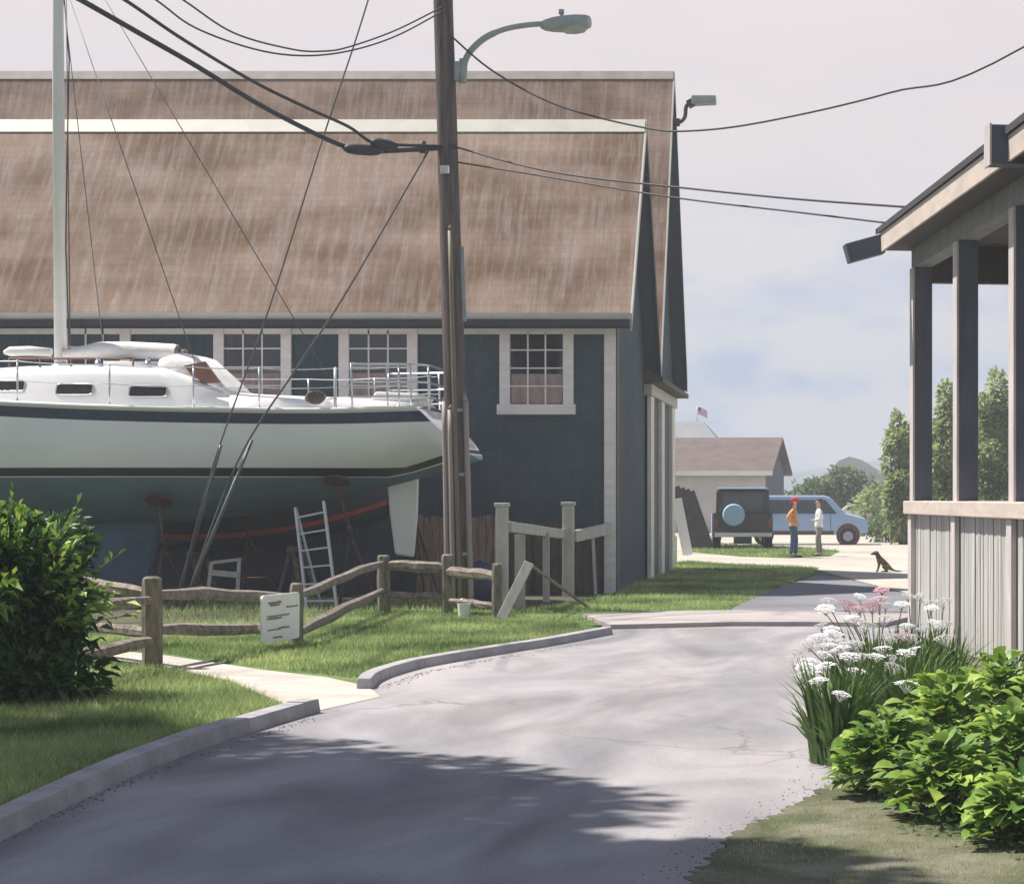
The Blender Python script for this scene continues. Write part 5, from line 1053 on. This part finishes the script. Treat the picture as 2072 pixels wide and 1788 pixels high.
for i in range(n):
    for k in range(8):
        u0, u1 = k/8, (k+1)/8; za, zb = 8.95-Hf*i/n, 8.95-Hf*(i+1)/n; dr0, dr1 = -.35*u0**1.5, -.35*u1**1.5
        mi = 2 if (i < 7 and k < 3) else (0 if i % 2 == 0 else 1)
        s.add([(fpx.x+.04+Lf*u0, fy(u0), za+dr0), (fpx.x+.04+Lf*u1, fy(u1), za+dr1), (fpx.x+.04+Lf*u1, fy(u1), zb+dr1), (fpx.x+.04+Lf*u0, fy(u0), zb+dr0)], [(0, 1, 2, 3)], mi)
s.build('cloth', [Mfr, Mfw, Mfb], fl)
# grey barn roof seen end-on in the haze, hills behind
gb = thing('far_barn', 'broad low grey barn roof in the haze behind the hedge', 'building', (.6, 150, 0))
A_, B_ = P(1635, 985, 150), P(1835, 985, 150); T_ = P(1722, 922, 150)
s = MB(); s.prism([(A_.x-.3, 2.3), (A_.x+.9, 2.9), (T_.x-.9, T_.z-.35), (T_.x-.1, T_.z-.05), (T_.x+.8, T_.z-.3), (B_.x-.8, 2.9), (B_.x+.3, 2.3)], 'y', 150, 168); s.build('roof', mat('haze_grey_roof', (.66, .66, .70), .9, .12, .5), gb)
s = MB(); s.box((A_.x+.2, 151, 0), (B_.x-.2, 167, 2.298)); s.build('wall', M_wall2, gb)
s = MB(); xs2 = np.linspace(-140, 200, 90); vv = []
for i, x in enumerate(xs2):
    h_ = 7.5+2.6*math.sin(x*.030+1.0)+1.6*math.sin(x*.085+.6)+.9*math.sin(x*.27)+.6*random.random()
    for k, (dy, f_) in enumerate(((0, 0), (40, .55), (90, .85), (150, 1.0), (300, 0))): vv.append((x*2.2, 520+dy, max(0, h_*f_)*1.1))
s.add(vv, [(i*5+k, (i+1)*5+k, (i+1)*5+k+1, i*5+k+1) for i in range(89) for k in range(4)], 0, True); hl = s.build('hills', mat('far_hill', (.13, .17, .20), .95, .2, .03)); hl['kind'] = 'structure'
# hedge and shrubs
def shrub_row(name, label, cat, px0, px1, pyt, Y, n, L, m, depth=1.4, group=None):
    a, b = P(px0, pyt, Y), P(px1, pyt, Y); h_ = a.z; k = max(2, int((b.x-a.x)/(h_*.55))); blobs = []
    for i in range(k): x = a.x+(b.x-a.x)*(i+.5)/k; hh = h_*random.uniform(.78, 1.12); blobs += [(x, Y+random.uniform(-.4, .4), hh*.45, h_*.6, depth*.6, hh*.55), (x+random.uniform(-.5, .5), Y, hh*.75, h_*.35, depth*.4, hh*.3)]
    return tree(name, label, cat, ((a.x+b.x)/2, Y, 0), blobs, n, L, L*.6, m, .06, group, 'stem', 4)
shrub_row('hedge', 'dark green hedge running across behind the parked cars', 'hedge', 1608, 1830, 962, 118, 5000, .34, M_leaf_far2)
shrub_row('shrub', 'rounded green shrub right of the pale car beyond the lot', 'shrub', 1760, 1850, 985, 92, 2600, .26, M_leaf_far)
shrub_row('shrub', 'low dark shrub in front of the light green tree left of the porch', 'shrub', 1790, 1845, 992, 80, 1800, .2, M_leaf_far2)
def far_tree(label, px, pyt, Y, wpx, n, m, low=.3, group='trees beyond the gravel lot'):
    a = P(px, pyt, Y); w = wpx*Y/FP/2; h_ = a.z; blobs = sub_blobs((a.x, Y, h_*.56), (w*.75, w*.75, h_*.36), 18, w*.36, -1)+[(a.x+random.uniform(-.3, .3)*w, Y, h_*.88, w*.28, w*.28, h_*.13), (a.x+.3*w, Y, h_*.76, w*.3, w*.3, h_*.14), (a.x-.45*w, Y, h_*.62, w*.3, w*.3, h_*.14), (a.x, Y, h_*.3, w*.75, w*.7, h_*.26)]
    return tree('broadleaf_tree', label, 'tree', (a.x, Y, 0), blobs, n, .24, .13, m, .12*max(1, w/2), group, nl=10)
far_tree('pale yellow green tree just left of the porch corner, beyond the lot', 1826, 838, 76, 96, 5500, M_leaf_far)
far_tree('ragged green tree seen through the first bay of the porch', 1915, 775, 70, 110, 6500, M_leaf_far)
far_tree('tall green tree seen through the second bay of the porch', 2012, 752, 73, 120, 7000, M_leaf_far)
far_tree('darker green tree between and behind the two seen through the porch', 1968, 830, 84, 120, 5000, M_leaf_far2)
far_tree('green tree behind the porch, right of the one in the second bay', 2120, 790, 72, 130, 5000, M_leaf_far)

# ------------------------------------------------------------------ vehicles
M_blue_car = mat('pale_blue_paint', (0.30, 0.45, 0.68), 0.6, .05, 1)
M_dark_car = mat('dark_brown_paint', (0.035, 0.030, 0.030), 0.35, .2, 2)
M_tyre = mat('tyre_rubber', (0.018, 0.018, 0.022), .85, .2, 5)
M_rim = mat('wheel_rim', (.32, .34, .38), .4, .1, 5, metal=.5)
M_carglass = mat('car_glass', (.05, .06, .075), .08, .1, 2)
M_chrome = mat('chrome', (.55, .55, .56), .2, .1, 5, metal=.9)
M_rustbrown = mat('rust_patch', (.11, .055, .035), .8, .35, 6)
M_tail = mat('tail_light', (.30, .03, .02), .3)
def wheel(t, c, axis, r, w):
    s = MB(); ax = Vector(axis); s.tube([Vector(c)-ax*w/2, Vector(c)-ax*w*.3, Vector(c)+ax*w*.3, Vector(c)+ax*w/2], [r*.9, r, r, r*.9], 22); wh = s.build('wheel', M_tyre, t, local=True)
    s = MB(); s.tube([Vector(c)-ax*(w/2+.01), Vector(c)+ax*(w/2+.01)], r*.55, 18); s.tube([Vector(c)-ax*(w/2+.03), Vector(c)+ax*(w/2+.03)], r*.16, 10); s.build('rim', M_rim, wh, local=True)
def loft_body(prof_list, name, m, t, bevel=.03):
    """cross sections along x: (x, half width, z0, z1) boxes lofted"""
    s = MB(); vv = []
    for (x, w, z0, z1) in prof_list: vv += [(x, -w, z0), (x, w, z0), (x, w, z1), (x, -w, z1)]
    n = len(prof_list); fs = [(0, 1, 2, 3), ((n-1)*4+3, (n-1)*4+2, (n-1)*4+1, (n-1)*4)]
    for i in range(n-1):
        for k in range(4): fs.append((i*4+k, (i+1)*4+k, (i+1)*4+(k+1) % 4, i*4+(k+1) % 4))
    s.add(vv, fs); return s.build(name, m, t, local=True, bevel=bevel)
# off-roader seen from behind (local x forward = away)
b = G(1503, 1112)
suv = thing('off_roader', 'dark boxy off-roader seen from behind with a pale blue spare wheel cover', 'car', (b.x, b.y, 0), rotz=R(94))
loft_body([(0, .93, .52, 1.22), (.05, .98, .48, 1.24), (1.2, 1.0, .48, 1.22), (2.9, 1.0, .48, 1.20), (4.1, .97, .5, 1.12), (4.3, .9, .55, 1.0)], 'body', M_dark_car, suv)
loft_body([(.02, .90, 1.20, 1.24), (.06, .88, 1.2, 1.95), (.3, .80, 1.2, 2.0), (2.2, .80, 1.2, 1.99), (2.9, .86, 1.18, 1.24)], 'cabin', M_dark_car, suv)
s = MB(); s.box((.05, -.82, 2.0), (2.2, .82, 2.06)); s.build('roof', M_blue_car, suv, local=True, bevel=.04)
s = MB(); s.add([(.012, -.70, 1.30), (.012, .70, 1.30), (.042, .64, 1.84), (.042, -.64, 1.84)], [(0, 1, 2, 3)]); s.build('rear_window', M_carglass, suv, local=True)
for sd in (-1, 1):
    s = MB(); s.add([(.30, sd*.872, 1.30), (1.1, sd*.872, 1.30), (1.1, sd*.822, 1.85), (.36, sd*.822, 1.85)], [(0, 1, 2, 3)]); s.add([(1.2, sd*.872, 1.30), (2.2, sd*.872, 1.30), (1.95, sd*.822, 1.85), (1.2, sd*.822, 1.85)], [(0, 1, 2, 3)]); s.build('side_window', M_carglass, suv, local=True)
    s = MB(); s.box((-.02, sd*.88-.05, .75), (.01, sd*.88+.05, 1.0)); s.build('tail_light', M_tail, suv, local=True)
    s = MB(); s.box((.4, min(sd*1.0, sd*1.012), .5), (4.0, max(sd*1.0, sd*1.012), 1.15)); s.build('side_panel', M_blue_car, suv, local=True)
s = MB(); s.box((-.14, -.95, .42), (.0, .95, .58)); s.build('rear_bumper', M_chrome, suv, local=True, bevel=.03)
s = MB(); s.box((-.03, -.3, .2), (.3, .3, .42)); s.build('tow_bar', M_black, suv, local=True, bevel=.02)
s = MB(); s.tube([(0, .30, 1.15), (-.16, .30, 1.15)], .375, 28); s.tube([(-.161, .30, 1.15), (-.20, .30, 1.15)], [.372, .33], 28); s.build('spare_wheel_cover', M_blue_car, suv, local=True)
for x in (.75, 3.35):
    for sd in (-1, 1): wheel(suv, (x, sd*.86, .38), (0, 1, 0), .38, .26)
# pale blue van side-on (local x forward = to the right)
b = G(1757, 1103); Lw = 4.75
van = thing('van', 'long pale blue van with rusty sills parked side-on behind the two people', 'van', (b.x-Lw, b.y+.9, 0))
prof = [(0.0, .42), (0.0, 1.0), (.06, 1.62), (.25, 1.80), (3.15, 1.80), (3.35, 1.74), (3.92, 1.16), (4.62, .98), (4.73, .85), (4.75, .45), (4.2, .38), (.5, .38)]
s = MB(); NP = len(prof)
def yw(x, z): return .90-(.0 if z < 1.05 else (z-1.05)*.16)
vv = [(x, -yw(x, z), z) for x, z in prof]+[(x, yw(x, z), z) for x, z in prof]
s.add(vv, [tuple(range(NP)), tuple(range(2*NP-1, NP-1, -1))]+[(i, NP+i, NP+(i+1) % NP, (i+1) % NP) for i in range(NP)]); s.build('body', M_blue_car, van, local=True, bevel=.045)
for sd in (-1, 1):
    for xa, xb, xc, xd in ((.25, 1.05, .28, 1.05), (1.15, 2.05, 1.15, 2.05), (2.15, 3.62, 2.15, 3.2)):
        s = MB(); z0_, z1_ = 1.14, 1.64; s.add([(xa, sd*(yw(0, z0_)+.006), z0_), (xb, sd*(yw(0, z0_)+.006), z0_), (xd, sd*(yw(0, z1_)+.006), z1_), (xc, sd*(yw(0, z1_)+.006), z1_)], [(0, 1, 2, 3)]); s.build('side_window', M_carglass, van, local=True)
    s = MB(); s.box((.4, min(sd*.9, sd*.912), .38), (3.5, max(sd*.9, sd*.912), .52)); s.build('rusty_sill', M_rustbrown, van, local=True)
    s = MB(); s.box((2.12, min(sd*.9, sd*.905), .55), (2.135, max(sd*.9, sd*.905), 1.62)); s.box((3.38, min(sd*.9, sd*.905), .55), (3.395, max(sd*.9, sd*.905), 1.12)); s.build('door_gap', M_black, van, local=True)
    s = MB(); s.ball((4.70, sd*.70, .80), .10, 12, (.5, 1, 1)); s.build('headlight', M_chrome, van, local=True)
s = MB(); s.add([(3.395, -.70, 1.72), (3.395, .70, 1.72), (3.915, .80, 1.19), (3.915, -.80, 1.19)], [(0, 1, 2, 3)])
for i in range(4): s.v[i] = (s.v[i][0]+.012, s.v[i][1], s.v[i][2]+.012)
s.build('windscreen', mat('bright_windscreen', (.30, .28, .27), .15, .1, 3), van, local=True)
s = MB(); s.box((4.70, -.88, .36), (4.86, .88, .50)); s.build('front_bumper', M_rustbrown, van, local=True, bevel=.03)
for sd in (-1, 1):
    s = MB(); s.disc((4.02, sd*.885, .36), (0, 1, 0), .43, .05, 22); s.build('wheel_arch', M_rustbrown, van, local=True)
for x in (.95, 4.02):
    for sd in (-1, 1): wheel(van, (x, sd*.80, .33), (0, 1, 0), .33, .24)
# pale car further back
def small_car(label, x, y, m, rz=0):
    c = thing('parked_car', label, 'car', (x, y, 0), rotz=rz, group='cars parked at the far side of the lot')
    prof = [(0, .35), (0, .85), (.5, .95), (1.0, 1.36), (2.6, 1.40), (3.3, .95), (4.2, .80), (4.3, .40), (3.9, .28), (.4, .28)]
    s = MB(); n_ = len(prof); vv = [(a, -.84+max(0, z_-.95)*.3, z_) for a, z_ in prof]+[(a, .84-max(0, z_-.95)*.3, z_) for a, z_ in prof]
    s.add(vv, [tuple(range(n_)), tuple(range(2*n_-1, n_-1, -1))]+[(i, n_+i, n_+(i+1) % n_, (i+1) % n_) for i in range(n_)]); s.build('body', m, c, local=True, bevel=.04)
    for sd in (-1, 1): s = MB(); s.add([(.85, sd*.83, .98), (3.1, sd*.83, .98), (2.6, sd*.735, 1.32), (1.1, sd*.735, 1.32)], [(0, 1, 2, 3)]); s.build('side_window', M_carglass, c, local=True)
    for xx in (.85, 3.45):
        for sd in (-1, 1): wheel(c, (xx, sd*.75, .31), (0, 1, 0), .31, .2)
    return c
small_car('pale cream car parked beyond the blue van', -.7, 96, mat('cream_paint', (.55, .53, .46), .4, .05, 1))
small_car('grey car parked right of the pale cream one, half behind shrubs', 3.9+.3, 98, mat('grey_paint', (.22, .25, .29), .4, .05, 1))

# dark boards leaning by the shed end
lb = thing('leaning_boards', 'stack of dark boards leaning at the far corner of the shed', 'boards', G(1412, 1112))
base = G(1412, 1112)
for i in range(4):
    s = MB(); a = Vector((base.x-.10+i*.17, base.y-.05*i, .02)); s.bar(a, a+Vector((-.68, .35, 2.05-.05*i)), .30, .07, up=(0, 1, 0)); s.build('board', M_dark_bd if i else M_dark_bd, lb) if False else s.build('board', mat('tarred_board', (.05, .048, .045), .85, .4, 4, bump=.4), lb)
wb = thing('white_board', 'narrow white board leaning against the shed end beside the dark boards', 'board', G(1392, 1122))
s = MB(); base = G(1392, 1124); s.bar(base+Vector((0, 0, .02)), Vector((base.x-.35, base.y+.2, 1.7)), .30, .05, up=(0, 1, 0)); s.build('plank', M_white, wb)

# ------------------------------------------------------------------ people and dog
M_skin = mat('skin', (.52, .34, .27), .55, .08, 5); M_jacket = mat('orange_jacket', (.55, .27, .10), .85, .2, 7, bump=.4, bscale=14)
M_jeans = mat('blue_jeans', (.035, .08, .16), .9, .2, 8); M_shirt = mat('white_shirt', (.72, .74, .78), .85, .06, 7, bump=.4, bscale=12)
M_khaki = mat('grey_khaki', (.24, .22, .20), .9, .2, 7); M_cap = mat('red_cap', (.50, .03, .02), .8, .1, 7); M_hair = mat('brown_hair', (.10, .05, .03), .8, .3, 20)
M_shoe = mat('dark_shoe', (.04, .035, .03), .7); M_fur = mat('brown_fur', (.13, .085, .055), .9, .35, 14, bump=.6, bscale=40)
def skin_obj(name, nodes, edges, m, parent, root=0, sub=2):
    """nodes: {key: (x,y,z,rx[,ry])}; one smooth skinned surface"""
    keys = list(nodes); me = bpy.data.meshes.new(name); me.from_pydata([nodes[k][:3] for k in keys], [(keys.index(a), keys.index(b)) for a, b in edges], [])
    o = bpy.data.objects.new(name, me); COL.objects.link(o); o.parent = parent; me.materials.append(m)
    md = o.modifiers.new('skin', 'SKIN'); md.use_smooth_shade = True; md.branch_smoothing = .6
    sv = me.skin_vertices[0].data
    for i, k in enumerate(keys): n_ = nodes[k]; sv[i].radius = (n_[3], n_[4] if len(n_) > 4 else n_[3]); sv[i].use_root = (i == root)
    ss = o.modifiers.new('sub', 'SUBSURF'); ss.levels = 1; ss.render_levels = sub; return o
def chain(*ks): return list(zip(ks[:-1], ks[1:]))
def person(label, loc, rotz, hgt, top_m, leg_m, hat, hip_hand):
    """local frame: faces +x, y to its left; about 1.74 m tall before scaling"""
    t = thing('person', label, 'person', loc, rotz=rotz); t.scale = (hgt/1.74,)*3
    N = {'pel': (0, 0, .95, .13, .15), 'wst': (0, 0, 1.10, .105, .135), 'chs': (.01, 0, 1.30, .12, .165), 'nkb': (0, 0, 1.44, .07, .08), 'nck': (.015, 0, 1.50, .055), 'hd0': (.02, 0, 1.57, .075), 'hd1': (.02, 0, 1.65, .095, .08), 'hd2': (.01, 0, 1.71, .07)}
    E = chain('pel', 'wst', 'chs', 'nkb', 'nck', 'hd0', 'hd1', 'hd2')
    for sd, n in ((1, 'l'), (-1, 'r')):
        st = .05*sd
        N.update({'hp'+n: (0, .09*sd, .90, .095), 'kn'+n: (.02+st*.6, .10*sd, .50, .058), 'an'+n: (-.02+st, .10*sd, .09, .038), 'ft'+n: (.14+st, .115*sd, .035, .035, .04)})
        E += chain('pel', 'hp'+n, 'kn'+n, 'an'+n, 'ft'+n)
        if hip_hand and sd == -1: el, wr, dr = (-.13, -.30, 1.15), (.04, -.20, .98), Vector((.8, .35, -.35)).normalized()
        elif hip_hand == 2: el, wr, dr = (-.03, .27*sd, 1.14), (.17, .16*sd, 1.08), Vector((.9, -.5*sd, 0)).normalized()
        else: el, wr, dr = (-.04, .27*sd, 1.13), (.03, .28*sd, .90), Vector((.12, 0, -1)).normalized()
        N.update({'sh'+n: (0, .17*sd, 1.39, .06), 'el'+n: (*el, .042), 'wr'+n: (*wr, .027)}); pm = Vector(wr)+dr*.06; N['pm'+n] = (*pm, .022, .036)
        E += chain('chs', 'sh'+n, 'el'+n, 'wr'+n, 'pm'+n)
        side = Vector((1, 0, 0)) if abs(dr.z) > .7 else Vector((0, 0, 1)); fwd = (side-dr*side.dot(dr)).normalized(); inn = dr.cross(fwd)*(-sd)
        for k, (off, ln) in enumerate(((-.028, .070), (-.010, .082), (.010, .078), (.027, .060))):
            b0 = pm+dr*.035+fwd*off; b1 = b0+dr*ln*.5; b2 = b1+dr*ln*.42+inn*.018
            N['f%d%s' % (k, n)] = (*b0, .009); N['g%d%s' % (k, n)] = (*b1, .0085); N['h%d%s' % (k, n)] = (*b2, .007); E += chain('pm'+n, 'f%d%s' % (k, n), 'g%d%s' % (k, n), 'h%d%s' % (k, n))
        b0 = Vector(wr)+dr*.03+fwd*.035; b1 = b0+dr*.035+fwd*.02; N['t0'+n] = (*b0, .011); N['t1'+n] = (*b1, .009); E += chain('wr'+n, 't0'+n, 't1'+n)
    skin_obj('body', N, E, M_skin, t)
    # face: nose, ears, eyes, mouth
    s = MB(); s.add([(.105, -.012, 1.625), (.105, .012, 1.625), (.10, 0, 1.665), (.135, 0, 1.622), (.10, 0, 1.612)], [(0, 3, 2), (1, 2, 3), (0, 4, 3), (1, 3, 4)]); s.build('nose', M_skin, t, local=True)
    for sd in (-1, 1): s = MB(); s.ball((.01, sd*.085, 1.635), .028, 8, (.7, .35, 1.1)); s.build('ear', M_skin, t, local=True)
    for sd in (-1, 1): s = MB(); s.ball((.103, sd*.030, 1.650), .010, 8); s.build('eye', M_hair, t, local=True)
    s = MB(); s.box((.098, -.02, 1.588), (.106, .02, 1.594)); s.build('mouth', M_cap, t, local=True)
    # jacket or shirt: torso and sleeves in one surface
    J = {'a': (0, 0, .84, .14, .17), 'a2': (0, 0, .93, .150, .18), 'b': (0, 0, 1.08, .135, .165), 'c': (.01, 0, 1.30, .15, .19), 'd': (0, 0, 1.445, .085, .10)}; F = chain('a', 'a2', 'b', 'c', 'd')
    for sd, n in ((1, 'l'), (-1, 'r')):
        e, w_ = N['el'+n], N['wr'+n]; J.update({'s'+n: (0, .175*sd, 1.385, .078), 'e'+n: (*e[:3], .060), 'w'+n: (*(Vector(w_[:3])*.93+Vector(e[:3])*.07), .042)}); F += chain('c', 's'+n, 'e'+n, 'w'+n)
    skin_obj('jacket' if top_m is M_jacket else 'shirt', J, F, top_m, t)
    T = {'p': (0, 0, .95, .115, .145)}; F = []
    for sd, n in ((1, 'l'), (-1, 'r')):
        k_, a_ = N['kn'+n], N['an'+n]; T.update({'h'+n: (0, .085*sd, .83, .092), 'k'+n: (*k_[:3], .075), 'a'+n: (a_[0], a_[1], .11, .062)}); F += chain('p', 'h'+n, 'k'+n, 'a'+n)
    skin_obj('trousers', T, F, leg_m, t)
    for sd in (-1, 1): s = MB(); s.ball((.06+.05*sd, .11*sd, .045), .055, 12, (2.5, .95, .8)); s.build('shoe', M_shoe, t, local=True)
    if hat:
        s = MB(); s.ball((.005, 0, 1.690), .108, 16, (1.05, .92, .72)); s.tube([(.05, 0, 1.685), (.12, 0, 1.682), (.19, 0, 1.668)], [.075, .075, .05], 12, squash=.10)
        s.build('cap', M_cap, t, local=True); s = MB(); s.ball((-.045, 0, 1.60), .085, 12, (.8, .95, 1.25)); s.build('hair', M_hair, t, local=True)
    else: s = MB(); s.ball((-.012, 0, 1.690), .104, 16, (1.0, .93, .72)); s.ball((-.05, 0, 1.635), .075, 12, (.75, 1.1, 1)); s.build('hair', M_hair, t, local=True)
    return t
person('person standing in a red cap, orange jacket and blue jeans, facing right', G(1606, 1129), R(-8), 1.72, M_jacket, M_jeans, True, 1)
person('person with brown hair in a white shirt and grey trousers, facing left', G(1657, 1126), R(186), 1.70, M_shirt, M_khaki, False, 2)
# sitting dog, facing left (local faces +x, then turned)
dg = thing('dog', 'brown dog sitting on the gravel beyond the lane, facing left', 'dog', G(1783, 1158), rotz=R(184)); dg.scale = (0.90,)*3
N = {'rump': (-.20, 0, .13, .095, .11), 'loin': (-.13, 0, .20, .10, .10), 'back': (-.04, 0, .28, .12, .11), 'chst': (.05, 0, .33, .11, .10), 'neck': (.09, 0, .42, .078), 'skul': (.12, 0, .51, .075), 'brow': (.17, 0, .50, .055), 'muzz': (.245, 0, .475, .026), 'nose': (.265, 0, .472, .018),
     'tl0': (-.29, 0, .07, .028), 'tl1': (-.40, .02, .04, .022), 'tl2': (-.52, .03, .035, .012)}
E = chain('rump', 'loin', 'back', 'chst', 'neck', 'skul', 'brow', 'muzz', 'nose')+chain('rump', 'tl0', 'tl1', 'tl2')
for sd, n in ((1, 'l'), (-1, 'r')):
    N.update({'shd'+n: (.07, .065*sd, .29, .045), 'elb'+n: (.05, .075*sd, .20, .032), 'wri'+n: (.085, .07*sd, .09, .022), 'paw'+n: (.11, .07*sd, .02, .022), 'tip'+n: (.145, .07*sd, .015, .018)}); E += chain('chst', 'shd'+n, 'elb'+n, 'wri'+n, 'paw'+n, 'tip'+n)
    N.update({'hip'+n: (-.17, .085*sd, .14, .06), 'stf'+n: (-.03, .115*sd, .16, .045), 'hok'+n: (-.17, .12*sd, .04, .024), 'hpw'+n: (-.05, .125*sd, .02, .024), 'htp'+n: (.0, .125*sd, .016, .018)}); E += chain('rump', 'hip'+n, 'stf'+n, 'hok'+n, 'hpw'+n, 'htp'+n)
skin_obj('body', N, E, M_fur, dg)
for sd in (-1, 1):
    s = MB(); s.ball((.10, sd*.065, .50), .045, 10, (.7, .3, 1.2)); s.build('ear', M_hair, dg, local=True)
    s = MB(); s.ball((.205, sd*.032, .520), .008, 8); s.build('eye', M_tyre, dg, local=True)
s = MB(); s.ball((.282, 0, .475), .014, 8); s.build('nose', M_tyre, dg, local=True)

# ------------------------------------------------------------------ air: even haze over the whole place
hm = bpy.data.materials.new('haze_air'); hm.use_nodes = True; hn, hl_ = hm.node_tree.nodes, hm.node_tree.links; hn.clear()
ho = hn.new('ShaderNodeOutputMaterial'); pv_ = hn.new('ShaderNodeVolumePrincipled'); hl_.new(pv_.outputs[0], ho.inputs['Volume'])
pv_.inputs['Color'].default_value = (0.86, 0.91, 1.0, 1); pv_.inputs['Density'].default_value = 0.0015; pv_.inputs['Anisotropy'].default_value = 0.2
s = MB(); s.box((-320, -40, -1.0), (460, 900, 24.0)); hz = s.build('haze', hm); hz['kind'] = 'stuff'
